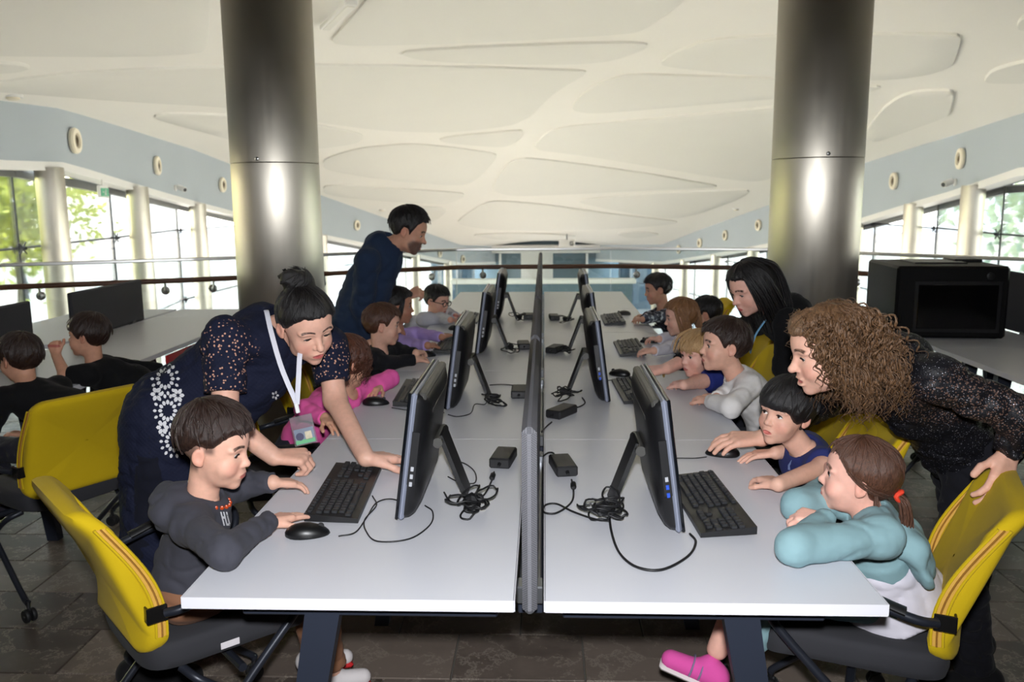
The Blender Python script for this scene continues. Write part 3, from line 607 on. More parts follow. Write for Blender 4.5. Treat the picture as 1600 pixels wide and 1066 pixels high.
def make_monitor(label, side):
    """all-in-one computer, screen towards local -X for side -1 (left row), length along Y from 0; foot line at origin"""
    root = thing('all_in_one_computer', label, 'computer', (0, 0, 0), 0, 'all-in-one computers on the desks'); s = -side      # s: direction of the back
    ca, sa = math.cos(TILT), math.sin(TILT)
    def T(v):
        v = np.asarray(v, float).reshape(-1, 3); d, y, h = v[:, 0], v[:, 1], v[:, 2]      # d: depth behind the screen face
        return np.stack([s*(d*ca+h*sa), y, h*ca-d*sa+.0015+.012], 1)
    def pts(mb): mb.v = [T(v) for v in mb.v]; return mb
    f = MB(); f.box((.004, ML/2, MH/2), (.008, ML, MH), 0, .002); pts(f).obj('front_glass', M['screen_glass'], root)
    b = MB(); b.box((.015, ML/2, MH/2), (.015, ML+.002, MH+.001), 0, .006); pts(b).obj('silver_band', M['mon_silver'], root)
    d = MB(); d.box((-.0006, ML/2, MH*.55), (.001, ML-.05, MH*.76)); pts(d).obj('display', M['lit'], root)
    # bulging back shell
    o = rounded_panel(ML-.004, MH-.004, 7, .022); rings = []
    for dd, sc in ((.022, 1.), (.034, .985), (.046, .93), (.056, .80), (.06, .6), (.061, .3), (.061, .02)):
        c = np.array([0, MH*.52]); p = c+(o-c)*sc; rings.append(np.stack([np.full(len(p), dd)*np.ones(len(p)), p[:, 0]+ML/2, p[:, 1]+.002], 1))
    sh = MB(); n = len(o); sh.add(np.concatenate(rings), [(i*n+j, i*n+(j+1) % n, (i+1)*n+(j+1) % n, (i+1)*n+j) for i in range(6) for j in range(n)]); shell = pts(sh).obj('back_shell', M['mon_black'], root, 50)
    t = MB(); t.box((.033, ML/2, MH-.012), (.022, ML-.03, .022), 0, .006); pts(t).obj('top_cover', M['mon_grey'], root)
    v = MB(); v.box((.055, ML/2, MH-.055), (.008, ML*.7, .012), 0, .002); pts(v).obj('vent_slot', M['mon_grey'], shell)
    # ports on the near end
    pnl = MB(); pnl.box((.031, -.0005, MH*.5), (.02, .004, MH*.42), 0, .001); pn = pts(pnl).obj('port_panel', M['plastic'], root)
    for i, hh in enumerate((.30, .36, .42)):
        q = MB(); q.box((.031, -.003, MH*hh), (.008, .003, .012), 0, .0008); pts(q).obj('usb_port' if side > 0 else 'button_mark', M['usb'] if side > 0 and i < 2 else M['mark'], pn)
    # kickstand: hinge and leg
    h = MB(); h.tube([(.072, ML/2-.075, MH*.5), (.072, ML/2+.075, MH*.5)], .014, 12); pts(h).obj('stand_hinge', M['mon_grey'], root)
    a = T((.075, 0, MH*.5+.015))[0]; foot = np.array([s*.165, 0, .006]); dirn = nrm(foot-np.array([a[0], 0, a[2]])); nn = np.array([dirn[2], 0, -dirn[0]])
    lg = MB(); L = np.linalg.norm(foot-a); w_ = .055
    q = [np.array([a[0], ML/2-w_, a[2]]), np.array([a[0], ML/2+w_, a[2]]), np.array([foot[0], ML/2+w_*.9, foot[2]]), np.array([foot[0], ML/2-w_*.9, foot[2]])]
    lg.prism(np.array(q)-nn*.006, nn*.012); lg.obj('stand_leg', M['mon_black'], root, None)
    fr = MB(); fr.box((s*.004, ML/2, .0065), (.012, ML*.8, .013), 0, .003); fr.obj('front_foot', M['mon_black'], root)
    return root
MON = [(-1, -.352, .41, 'on the nearest left desk'), (1, .376, .34, 'on the nearest right desk'), (-1, -.362, 1.57, 'second in the left row'), (1, .30, 1.70, 'second in the right row'),
       (-1, -.34, 2.78, 'third in the left row'), (1, .335, 2.74, 'third in the right row'), (-1, -.325, 3.97, 'fourth in the left row'), (1, .36, 3.88, 'fourth in the right row')]
proto = {}
for s, x, y, wd in MON:
    lab = 'black all-in-one computer with silver edge and kickstand, '+wd
    if s not in proto: o = proto[s] = make_monitor(lab, s)
    else: o = copy_tree(proto[s], None, lab)
    o.location = (x, y, DT)
KEY = MB().box((0, 0, 0), (.0155, .0155, .008), 0, .002).mesh('key', M['keycap']); KEYW = {}
def make_keyboard(label, loc, rz):
    """length along local X, far edge +Y; origin at centre on the desk"""
    root = thing('keyboard', label, 'keyboard', loc, rz, 'black keyboards'); W, D = .435, .138
    mb = MB(); p = [(-W/2, -D/2, .0), (-W/2, -D/2, .012), (-W/2, -D/2+.03, .016), (-W/2, D/2, .027), (-W/2, D/2, .008)]; mb.prism(p, (W, 0, 0)); mb.obj('body', M['kb_body'], root, None)
    def z(y): return np.interp(y, [-D/2, -D/2+.03, D/2], [.012, .016, .027])+.003
    tl = math.atan2(.011, D-.03)
    def key(x, y, w=1., d=1.):
        k = (round(w, 2), round(d, 2))
        if k not in KEYW: KEYW[k] = KEY if k == (1., 1.) else MB().box((0, 0, 0), (.0155+.019*(w-1), .0155+.019*(d-1), .008), 0, .002).mesh('key', M['keycap'])
        o = link('key', KEYW[k], root); o.location = (x, y, z(y)); o.rotation_euler = (tl, 0, 0)
    x0 = -W/2+.018
    for r_ in range(5):
        y = D/2-.036-r_*.0188
        if r_ < 4:
            off = (0, .006, .01, .016)[r_]
            for c in range(14 if r_ != 3 else 12): key(x0+off+c*.0188, y)
        else:
            for c, w_ in ((0, 1.2), (1.3, 1.), (2.5, 1.2), (6.2, 5.6), (10.2, 1.2), (11.5, 1.), (12.8, 1.2)): key(x0+c*.0188, y, w_)
        for c in range(3):
            if r_ in (0, 1) or (r_ == 3 and c == 1) or r_ == 4: key(x0+.292+c*.0188, y)
        for c in range(4):
            if not (c == 3 and r_ in (2, 4)) : key(x0+.356+c*.0175, y)
    for c in range(13): key(x0+c*.0205, D/2-.012, 1., .8)
    for sx in (-.18, .18): MB().box((sx, D/2-.02, .0045), (.02, .012, .009), 0, .002).obj('foot', M['plastic'], root)
    return root
KB = [((-.528, .63), 93, 'black keyboard in front of the boy in grey', True), ((.47, .56), -87, 'black keyboard behind the nearest right monitor', True), ((-.515, 1.86), 92, 'black keyboard in front of the child in pink', False), ((.415, 1.93), -88, 'black keyboard behind the second right monitor', False),
      ((-.50, 3.05), 90, 'black keyboard under the lilac girl\'s hands', False), ((.50, 2.98), -90, 'black keyboard beside the white-sleeved girl', False), ((-.49, 4.2), 90, 'black keyboard under the hand of the boy with glasses', False), ((.50, 4.12), -90, 'black keyboard before the boy in camouflage', False)]
kproto = None
for (x, y), a, lab, near in KB:
    if kproto is None: kproto = make_keyboard(lab, (x, y, DT), math.radians(a)); continue
    o = copy_tree(kproto, None, lab); o.location = (x, y, DT); o.rotation_euler = (0, 0, math.radians(a))
def make_mouse(label, loc, rz):
    root = thing('mouse', label, 'mouse', loc, rz, 'black mice'); n = 20; rings = []
    for zz, s in ((0, .93), (.004, 1.), (.012, .98), (.02, .88), (.027, .68), (.031, .42), (.033, .1)):
        a = np.linspace(0, 2*math.pi, n, endpoint=False); y = np.sin(a)*.055*s-.004*(zz/.03); x = np.cos(a)*.03*s*(1-.12*np.sin(a)); rings.append(np.stack([x, y, zz-.12*np.maximum(y, 0)*(zz/.03)], 1))
    mb = MB(); mb.add(np.concatenate(rings), [(i*n+j, i*n+(j+1) % n, (i+1)*n+(j+1) % n, (i+1)*n+j) for i in range(6) for j in range(n)]+[tuple(6*n+j for j in range(n))]); mb.obj('shell', M['gloss_black'], root, 60)
    MB().lathe((-.003, .032, .0225), [(.0, 0), (.008, 0), (.008, .006), (0, .006)], (1, 0, 0), 12).obj('scroll_wheel', M['rubber'], root); MB().tube([(0, .012, .0295), (0, .05, .0125)], .0008, 4).obj('button_gap', M['rubber'], root)
    return root
MS = [((-.555, .335), -78, 'black mouse next to the keyboard in front of the boy in grey'), ((.605, 1.02), 75, 'black mouse under the curly-haired woman\'s hand'), ((-.655, 1.70), -85, 'black mouse beside the child in pink'), ((.385, 2.28), 60, 'black mouse under the black-haired woman\'s hand'),
      ((-.60, 2.78), -85, 'black mouse under the hand of the boy in black'), ((.64, 3.22), 85, 'black mouse between the hands of the white-sleeved girl'), ((-.53, 3.72), -80, 'black mouse beside the boy with glasses'), ((.60, 4.42), 80, 'black mouse beside the boy in camouflage')]
mproto = None
for (x, y), a, lab in MS:
    if mproto is None: mproto = make_mouse(lab, (x, y, DT), math.radians(a)); continue
    o = copy_tree(mproto, None, lab); o.location = (x, y, DT); o.rotation_euler = (0, 0, math.radians(a))
# power bricks and cables
BR = [((-.098, .935), -8, 'nearest left desk'), ((.088, .86), 10, 'nearest right desk'), ((-.075, 1.87), 0, 'second left desk'), ((.098, 1.53), -32, 'second right desk'), ((-.085, 3.05), 5, 'third left desk'), ((.09, 2.92), -20, 'third right desk'), ((-.08, 4.25), 0, 'fourth left desk'), ((.10, 4.2), 5, 'fourth right desk')]
for (x, y), a, wd in BR:
    r = thing('power_adapter', 'black power brick on the '+wd+' beside the divider', 'adapter', (x, y, DT), math.radians(a), 'black power bricks')
    MB().box((0, 0, .0165), (.066, .135, .033), 0, .005).obj('case', M['brick'], r); MB().cyl((0, -.067, .016), (0, -.085, .014), .006, 8, .004).obj('strain_relief', M['cable'], r); MB().cyl((0, .067, .016), (0, .08, .016), .009, 8).obj('plug_inlet', M['cable'], r)
def cable(label, pts, r=.0028, n=60, bead=None):
    p = np.array([(a, b, c if len(q) > 2 else 0) for q in pts for a, b, c in [(*q, 0)[:3]]]); p[:, 2] += DT+r+.0008
    root = thing('cable', label, 'cable', (0, 0, 0), 0, 'black cables on the desks'); MB().tube(curve(p, n), r, 6).obj('wire', M['cable'], root, 80)
    if bead is not None:
        q = curve(p, n); i = int(bead*len(q)); d = nrm(q[i+1]-q[i]); c = q[i]+np.array([0, 0, .006]); MB().tube([c-d*.02, c-d*.014, c+d*.014, c+d*.02], [.004, .0085, .0085, .004], 10).obj('ferrite_bead', M['cable'], root)
def nest(label, c, k, seed, size=.07):
    r = np.random.default_rng(seed); root = thing('cable_bundle', label, 'cable', (c[0], c[1], DT), 0, 'tangled cable bundles')
    for j in range(k):
        a = np.linspace(0, 2*math.pi*1.0, 14); ax = r.uniform(.5, 1, 2)*size; ph = r.uniform(0, 6.28); rz = r.uniform(0, 3.14); z0 = r.uniform(.012, .05); tlt = r.uniform(-.6, .6)
        x, y = np.cos(a)*ax[0]*.75+r.normal()*.016, np.sin(a+ph*.1)*ax[1]+r.normal()*.02; p = np.stack([x*math.cos(rz)-y*math.sin(rz), x*math.sin(rz)+y*math.cos(rz), z0+tlt*x*.8+r.normal(size=14)*.003], 1); p[:, 2] = np.maximum(p[:, 2], .004)
        MB().tube(curve(p, 28), .0028, 5).obj('loop', M['cable'], root, 80)
    MB().tube([(-.014, 0, .03), (0, 0, .034), (.014, 0, .03)], [.012, .017, .012], 8).obj('tie_wrap', M['plastic'], root)
def PX(x, y): q = at(x, y, Z=DT+.003); return (q[0], q[1])
cable('black power cable from the left front brick to its monitor', [PX(772, 738), PX(768, 752), PX(755, 775), PX(730, 787), PX(705, 785), PX(694, 770)], bead=.16)
cable('black mouse cable beside the left front keyboard', [PX(529, 838), PX(555, 832), PX(572, 810), PX(588, 786), PX(612, 780, ), PX(640, 790)], .002)
cable('black keyboard cable looping below the left front monitor', [PX(582, 775), PX(588, 790), PX(570, 812), PX(572, 830), PX(590, 846), PX(640, 842), PX(672, 820), PX(676, 800), PX(664, 790)], .002)
cable('thin black cable looping behind the left front stand', [PX(700, 720), PX(725, 724), PX(742, 738), PX(741, 755), PX(715, 752), PX(700, 745)], .002)
cable('black power cable from the right front brick to its monitor', [PX(893, 750), PX(896, 765), PX(893, 785), PX(870, 802), PX(850, 801), PX(852, 790), PX(870, 788), PX(895, 800), PX(930, 812), PX(952, 815)], bead=.1)
cable('black cable arcing on the desk before the right front monitor', [PX(960, 790), PX(953, 800), PX(955, 830), PX(968, 865), PX(995, 887), PX(1035, 891), PX(1075, 870), PX(1087, 848), PX(1078, 835)], .0032)
cable('thin mouse cable on the nearest right desk', [PX(1104, 714), PX(1085, 716), PX(1058, 716), PX(1045, 718)], .0018)
cable('thin grey cable of the pink child\'s mouse', [PX(612, 637), PX(640, 641), PX(675, 640), PX(694, 645)], .0018)
cable('black cable looping under the second left monitor', [PX(700, 648), PX(715, 651), PX(735, 646), PX(742, 632), PX(757, 632), PX(762, 625)], .002)
cable('grey cable from second left monitor to its brick', [PX(765, 602), PX(785, 601), PX(805, 603), PX(812, 608)], .0025)
cable('black cable from the second right brick to its monitor', [PX(893, 638), PX(905, 636), PX(914, 630), PX(910, 622)], .0028)
cable('black mains cable of the second right brick at the divider', [PX(862, 660), PX(856, 665), PX(850, 671), PX(846, 676)], .003)
cable('thin cable of the mouse under the black-haired woman\'s hand', [PX(945, 595), PX(960, 594), PX(974, 598), PX(978, 605)], .0018)
cable('black mains cable of the right front brick at the divider', [PX(868, 718), PX(865, 709), PX(857, 708), PX(849, 713)], .003)
for k, (s, x, y, wd) in enumerate(MON): nest('tangled black cables behind the all-in-one computer '+wd, (x-s*.19, y+.105), 9 if k < 2 else 6 if k < 4 else 4, 40+k, .05)
# ------------------------------------------------------------------ smooth-blended figures: a small distance-field mesher
_LAT = RNG.random((32, 32, 32)).astype(np.float32)
def vnoise(x, y, z):
    xi, yi, zi = np.floor(x).astype(int), np.floor(y).astype(int), np.floor(z).astype(int); fx, fy, fz = x-xi, y-yi, z-zi
    fx, fy, fz = (f*f*(3-2*f) for f in (fx, fy, fz)); r = 0
    for a in (0, 1):
        for b in (0, 1):
            for c in (0, 1): r = r+_LAT[(xi+a) & 31, (yi+b) & 31, (zi+c) & 31]*(fx if a else 1-fx)*(fy if b else 1-fy)*(fz if c else 1-fz)
    return r-.5
def folds(p, seed=0):
    x, y, z = p[..., 0], p[..., 1], p[..., 2]; q = vnoise(x*9+seed, y*9, z*9)*1.3
    a = np.abs(vnoise(x*15+seed+q, y*15+q, z*24+q)); b = np.abs(vnoise(x*34+q*2, y*34+seed, z*44-q)); return .9-2.6*np.sqrt(a+.004)+.4*vnoise(x*20, y*20+seed, z*20)-.9*np.sqrt(b+.01)+.45
class Prim:
    """f(p)->distance on (...,3) points, with bounds, blend radius and operation"""
    def __init__(s, f, lo, hi, k=.01, op='+'): s.f, s.lo, s.hi, s.k, s.op = f, np.asarray(lo), np.asarray(hi), k, op
def cap(a, b, ra, rb, k=.015, op='+', flat=None, cut=None, wr=0., seed=0):
    """tapered capsule; flat=(axis, factor) squashes it, cut=True ends it flat at b, wr=wrinkle depth"""
    a, b = np.asarray(a, float), np.asarray(b, float); ab = b-a; L2 = max(1e-9, ab@ab); L = math.sqrt(L2); R = max(ra, rb)*(1 if flat is None else max(1, 1/flat[1]))
    def f(p):
        q = p-a
        if flat is not None: ax = nrm(flat[0]); c = q@ax; q = q+ax*(c*(1/flat[1]-1))[..., None]
        t = np.clip((q@ab)/L2, 0, 1); d = np.linalg.norm(q-t[..., None]*ab, axis=-1)-(ra+(rb-ra)*t)
        if wr: d = d+wr*folds(p, seed)
        if cut: d = np.maximum(d, ((p-a)@ab)/L-L)
        return d
    return Prim(f, np.minimum(a, b)-R, np.maximum(a, b)+R, k, op)
def ell(c, r, k=.015, op='+', R=None, wr=0., seed=0):
    c, r = np.asarray(c, float), np.asarray(r, float); ext = r if R is None else np.abs(R)@r
    def f(p):
        q = p-c
        if R is not None: q = q@R
        k0 = np.linalg.norm(q/r, axis=-1); k1 = np.linalg.norm(q/(r*r), axis=-1); d = k0*(k0-1)/np.maximum(k1, 1e-9)
        if wr: d = d+wr*folds(p, seed)
        return d
    return Prim(f, c-ext, c+ext, k, op)
def field(prims, lo, hi, h):
    lo, hi = np.asarray(lo, float), np.asarray(hi, float); n = np.ceil((hi-lo)/h).astype(int)+1; D = np.ones(n, np.float32)
    ax = [lo[i]+h*np.arange(n[i]) for i in range(3)]
    for P in prims:
        m = P.k+2.5*h; i0 = np.clip(np.floor((P.lo-m-lo)/h).astype(int), 0, n); i1 = np.clip(np.ceil((P.hi+m-lo)/h).astype(int)+1, 0, n)
        if (i1 <= i0).any(): continue
        sl = tuple(slice(a, b) for a, b in zip(i0, i1)); p = np.stack(np.meshgrid(*[ax[i][sl[i]] for i in range(3)], indexing='ij'), -1)
        d = P.f(p).astype(np.float32); c = D[sl]; k = P.k
        if P.op == '+': hh = np.maximum(k-np.abs(c-d), 0)/k; D[sl] = np.minimum(c, d)-hh*hh*k*.25
        elif P.op == '-': d = -d; hh = np.maximum(k-np.abs(c-d), 0)/k; D[sl] = np.maximum(c, d)+hh*hh*k*.25
        else: D[sl] = np.maximum(c, d)
    return D, lo
_E = [(0, 1), (2, 3), (4, 5), (6, 7), (0, 2), (1, 3), (4, 6), (5, 7), (0, 4), (1, 5), (2, 6), (3, 7)]
def surfnet(D, lo, h):
    S = D < 0; cs = [(a, b, c) for a in (0, 1) for b in (0, 1) for c in (0, 1)]; n = np.array(D.shape)-1
    cnt = sum(S[a:a+n[0], b:b+n[1], c:c+n[2]].astype(np.int8) for a, b, c in cs); act = np.argwhere((cnt > 0) & (cnt < 8))
    if len(act) == 0: return np.zeros((0, 3)), np.zeros((0, 4), int)
    vals = np.stack([D[act[:, 0]+a, act[:, 1]+b, act[:, 2]+c] for a, b, c in cs], 1); C8 = np.array(cs, float); acc = np.zeros((len(act), 3)); w_ = np.zeros(len(act))
    for a, b in _E:
        va, vb = vals[:, a], vals[:, b]; m = (va < 0) != (vb < 0); t = np.where(m, va/np.where(m, va-vb, 1), 0); acc += np.where(m[:, None], C8[a]+t[:, None]*(C8[b]-C8[a]), 0); w_ += m
    V = lo+h*(act+acc/w_[:, None]); idx = np.full(n, -1); idx[tuple(act.T)] = np.arange(len(act)); F = []
    for ax in range(3):
        o1, o2 = (ax+1) % 3, (ax+2) % 3; s0 = [slice(None)]*3; s1 = [slice(None)]*3; s0[ax] = slice(0, -1); s1[ax] = slice(1, None)
        e = np.argwhere(S[tuple(s0)] != S[tuple(s1)]); e = e[(e[:, o1] > 0) & (e[:, o2] > 0) & (e[:, o1] < n[o1]) & (e[:, o2] < n[o2])]
        if len(e) == 0: continue
        q = []
        for d1, d2 in ((-1, -1), (0, -1), (0, 0), (-1, 0)): c = e.copy(); c[:, o1] += d1; c[:, o2] += d2; q.append(idx[tuple(c.T)])
        q = np.stack(q, 1); fl_ = ~S[tuple(e.T)]; q[fl_] = q[fl_][:, ::-1]; F.append(q)
    F = np.concatenate(F); return V, F[(F >= 0).all(1)]
def sdf_mesh(prims, h, lo=None, hi=None):
    pos = [p for p in prims if p.op == '+']
    if lo is None: lo = np.min([p.lo for p in pos], 0)-2.5*h; hi = np.max([p.hi for p in pos], 0)+2.5*h
    D, lo = field(prims, lo, hi, h); return surfnet(D, lo, h)
def raw_obj(name, chunks, mat, parent, hp=None):
    """chunks: list of (verts, quads) (faces given as an index array); joined into one smooth mesh"""
    vs, fs, n = [], [], 0
    for v, f in chunks:
        if len(v) == 0: continue
        vs.append(v); fs.append(np.asarray(f)+n); n += len(v)
    V = np.concatenate(vs).astype(np.float32); F = np.concatenate(fs).astype(np.int32); me = bpy.data.meshes.new(name)
    me.vertices.add(len(V)); me.vertices.foreach_set('co', V.ravel()); me.loops.add(F.size); me.loops.foreach_set('vertex_index', F.ravel()); me.polygons.add(len(F))
    me.polygons.foreach_set('loop_start', np.arange(0, F.size, F.shape[1], dtype=np.int32)); me.polygons.foreach_set('use_smooth', np.ones(len(F), bool))
    if hp is not None:
        a = me.attributes.new('hp', 'FLOAT_VECTOR', 'POINT'); a.data.foreach_set('vector', hp(V).astype(np.float32).ravel())
    me.materials.append(mat); me.update(); me.validate(); return link(name, me, parent)
def tubes(paths, radii, sides=5, flat=1.):
    """many tapered tubes at once: paths (k,n,3), radii (k,n)"""
    P = np.asarray(paths, float); k, n = P.shape[:2]; T = np.gradient(P, axis=1); T /= np.maximum(1e-9, np.linalg.norm(T, axis=2))[..., None]
    u = np.cross(T, np.array([.31, .17, .93])); u /= np.maximum(1e-9, np.linalg.norm(u, axis=2))[..., None]; w_ = np.cross(T, u); a = np.arange(sides)/sides*2*math.pi
    V = P[:, :, None]+np.asarray(radii)[..., None, None]*(np.cos(a)[:, None]*u[:, :, None]+flat*np.sin(a)[:, None]*w_[:, :, None])
    i = np.arange(n-1)[:, None]; j = np.arange(sides)[None]; q = np.stack([i*sides+j, i*sides+(j+1) % sides, (i+1)*sides+(j+1) % sides, (i+1)*sides+j], -1).reshape(-1, 4)
    return V.reshape(-1, 3), (q[None]+np.arange(k)[:, None, None]*n*sides).reshape(-1, 4)

# ------------------------------------------------------------------ skin, hair, cloth
def skin_mat(name, tone, lips=(176, 92, 88), brow=(46, 34, 28), beard=0., fade=0., brow_w=1., old=0):
    m = Mat(name); x, y, z = m.xyz(attr='hp'); c = lin(tone); n = m.noise(60, 4); base = m.mix(n.step(.3, .7), tuple(v*.95 for v in c), tuple(min(1, v*1.04) for v in c)); ax = x.abs(); front = y.step(.2, .28)
    blush = (1-((ax-.19).sq()/.016+(z+.17).sq()/.014).step(.0, 1.2))*front*.30; base = m.mix(blush, base, lin((206, 120, 104)))
    lip = 1-(x.sq()/.0072+(z+.284+x.sq()*1.2).sq()/.00125).step(.75, 1.15); base = m.mix(lip*y.step(.28, .31)*.85, base, lin(lips))
    arch = (ax-.13)*(ax-.13)*-3.2+.118; br = (1-((z-arch).abs()/(.022*brow_w)).step(.5, 1.1))*(1-((ax-.14).abs()).step(.075, .10))*front; base = m.mix(br*(m.noise(90, 2).step(.25, .6)*.4+.55), base, lin(brow))
    ear = ax.step(.33, .36)*(1-(z+.04).abs().step(.12, .16)); base = m.mix(ear*.3, base, lin((206, 120, 100)))
    if beard:
        jaw = (z*-1-.13)+(y-.16)*.9; bz = jaw.step(-.02, .1)*(y+(z+.2)*.55).step(.0, .09)*z.step(-.53, -.46)*(1-(z+.15).step(-.04, .06)); mo = (1-((z+.222).abs()/.026).step(.5, 1.3))*(1-ax.step(.09, .14))*front
        base = m.mix(bz.m('MAXIMUM', mo)*(1-lip)*beard*(m.noise(700, 2).step(.2, .6)*.3+.7), base, lin((58, 46, 44)))
    if fade:
        fz = ((1-(y-.09).step(-.03, .04))*z.step(-.03, .06)).m('MAXIMUM', (1-(y+.13).step(-.03, .03))*z.step(-.34, -.22)); base = m.mix(fz*fade*(1-ear), base, lin((52, 42, 40)))
    m.color(base); m.set(Roughness=.52, Specular_IOR_Level=.35, Subsurface_Weight=.08, Subsurface_Scale=.01); m.b.inputs['Subsurface Radius'].default_value = (1, .35, .2); m.bump(m.noise(260, 3), .08, .001); return m.m
def hair_mat(name, a, b, rough=.42):
    m = Mat(name); x, y, z = m.xyz(attr='hp'); v = m.node('ShaderNodeAttribute', attribute_name='hp').outputs['Vector']; n = m.noise(30, 4, vec=v, stretch=(3, 3, .35)); n2 = m.noise(95, 3, vec=v, stretch=(2, 2, .3))
    m.color(m.mix((n*.6+n2*.5).step(.35, .75), lin(a), lin(b))); m.set(Roughness=rough, Specular_IOR_Level=.55, Anisotropic=.5); m.bump(n*.5+n2, .5, .004); return m.m
m = Mat('eye'); x, y, z = m.xyz('Generated'); r2 = ((x-.5).sq()+(z-.5).sq()).m('SQRT'); f = y.step(.55, .6)
m.color(m.mix((1-r2.step(.095, .11))*f, m.mix((1-r2.step(.235, .26))*f, lin((226, 222, 218)), lin((58, 36, 24))), (.004, .004, .004))); m.set(Roughness=.08, Specular_IOR_Level=.6); M['eye'] = m.m
M['lash'] = plain('lashes', (22, 16, 14), .6, vary=0); M['teeth'] = plain('teeth', (232, 226, 216), .3, vary=.02); M['mouth'] = plain('mouth_inside', (70, 26, 26), .5, vary=.05)
def frame(yaw, pitch=0., roll=0.):
    """columns: right, forward, up. yaw clockwise from +Y (away from the camera), pitch up positive, roll towards the right ear"""
    a, p, r = (math.radians(v) for v in (yaw, pitch, roll)); f = np.array([math.sin(a)*math.cos(p), math.cos(a)*math.cos(p), math.sin(p)]); rt = np.array([math.cos(a), -math.sin(a), 0.]); up = np.cross(rt, f)
    return np.stack([rt*math.cos(r)-up*math.sin(r), f, rt*math.sin(r)+up*math.cos(r)], 1)
def head_prims(c, R, H, kid=True, smile=0., mouth=0., eye_open=1., neck=None, neck_r=.2, fem=False):
    def W(p): return c+R@(np.asarray(p, float)*H)
    def E(p, r, k=.06, op='+', rot=None): return ell(W(p), np.asarray(r)*H, k*H, op, R if rot is None else R@rot)
    q = [E((0, -.06, .13), (.345 if kid else .335, .435, .37)), E((0, .07, -.13), (.275 if kid else .265, .29, .33), .1)]
    q += [E((0, .12, -.30), (.20 if kid or fem else .225, .21, .18), .08), E((0, .26, -.425), (.08 if kid or fem else .1, .075, .07), .07), E((0, .305, -.27), (.11, .07, .1), .05)]
    for s in (-1, 1):
        q += [E((s*.155, .2, -.17), (.125 if kid else .105, .115, .12), .08), E((s*.15, .275, .075), (.10, .06, .035), .05)]
        if smile: q += [E((s*.17, .255, -.19), (.075, .06, .065), .05)]
        if not kid: q += [E((s*.215, .06, -.3), (.045, .09, .08), .08)]
    for s in (-1, 1): q.append(E((s*.135, .375, .0), (.085, .055, .052), .05, '-'))
    q += [cap(W((0, .315, .03)), W((0, .385 if kid else .41, -.12)), .034*H, .047*H, .035*H), E((0, .40 if kid else .43, -.13), (.045, .042, .04), .03)]
    for s in (-1, 1): q.append(E((s*.048, .36, -.15), (.034, .04, .03), .02)); q.append(E((s*.03, .385, -.178), (.014, .02, .012), .008, '-'))
    for s in (-1, 1): q.append(E((s*.135, .258, .0), (.074, .074, .070), .02))             # lids over the eyeballs
    for s in (-1, 1): q.append(E((s*.137, .345, -.004-.012*(1-eye_open)), (.062, .07, .006+.024*eye_open), .008, '-', rot=np.array([[1, 0, s*-.08], [0, 1, 0], [s*.08, 0, 1]])))
    q += [E((0, .352, -.258), (.085+.02*smile, .042, .021), .018), E((0, .348, -.302-.03*mouth), (.075+.02*smile, .042, .026), .018)]
    if mouth: q.append(E((0, .385, -.279-.012*mouth), (.062+.035*smile, .05, .010+.022*mouth), .012, '-'))
    else: q.append(E((0, .40, -.279), (.085+.02*smile, .022, .0065), .01, '-'))
    for s in (-1, 1):
        er = np.array([[math.cos(.35), s*-math.sin(.35), 0], [s*math.sin(.35), math.cos(.35), 0], [0, 0, 1.]])
        q += [E((s*.362, -.075, -.03), (.028, .078, .115), .02, rot=er), E((s*.345, -.05, -.115), (.026, .04, .045), .02, rot=er), E((s*.385, -.055, -.025), (.02, .042, .068), .012, '-', rot=er)]
    if neck is not None: q.append(cap(W((0, -.12, -.28)), neck, neck_r*H*1.0, neck_r*H*1.06, .09*H))
    return q, W
def face_parts(root, W, R, H, look=(0, 0), mouth=0., smile=0., eye_open=1., mk=None):
    for s in (-1, 1):
        me = bpy.data.meshes.get('eyeball')
        if me is None:
            b = MB(); n, k = 16, 10
            b.lathe((0, 0, 0), [(math.sin(i*math.pi/k), -math.cos(i*math.pi/k)) for i in range(k+1)], (0, 1, 0), n); me = b.mesh('eyeball', M['eye'], 180)
        o = link('eye', me, root); f = R@frame(look[0], look[1]); r = .0665*H; mt = np.eye(4); mt[:3, :3] = f*r; mt[:3, 3] = W((s*.135, .258, -.002)); o.matrix_world = Matrix(mt.tolist())
        t = np.linspace(-1, 1, 9); lid = np.array([W((s*.137+a*.062, .332-.018*a*a-.004*abs(a)*s*np.sign(a), -.002+(.026*eye_open)*(1-a*a)-.006*(1-eye_open)-.004*a*s)) for a in t])
        MB().tube(lid, np.array([.003, .007, .0095, .0105, .0105, .0105, .0095, .007, .003])*H, 5).obj('eyelashes', M['lash'], root, 80)
    if mouth:
        MB().lathe(W((0, .325, -.282-.012*mouth)), [(.0, .01*H), (.05*H, .006*H), (.06*H, -.01*H)], R[:, 1], 14).obj('mouth_cavity', M['mouth'], root)
        if smile: MB().box(W((0, .338, -.271)), (.075*H*1.7, .014*H, .02*H), R=R, bev=.003*H).obj('teeth', M['teeth'], root)
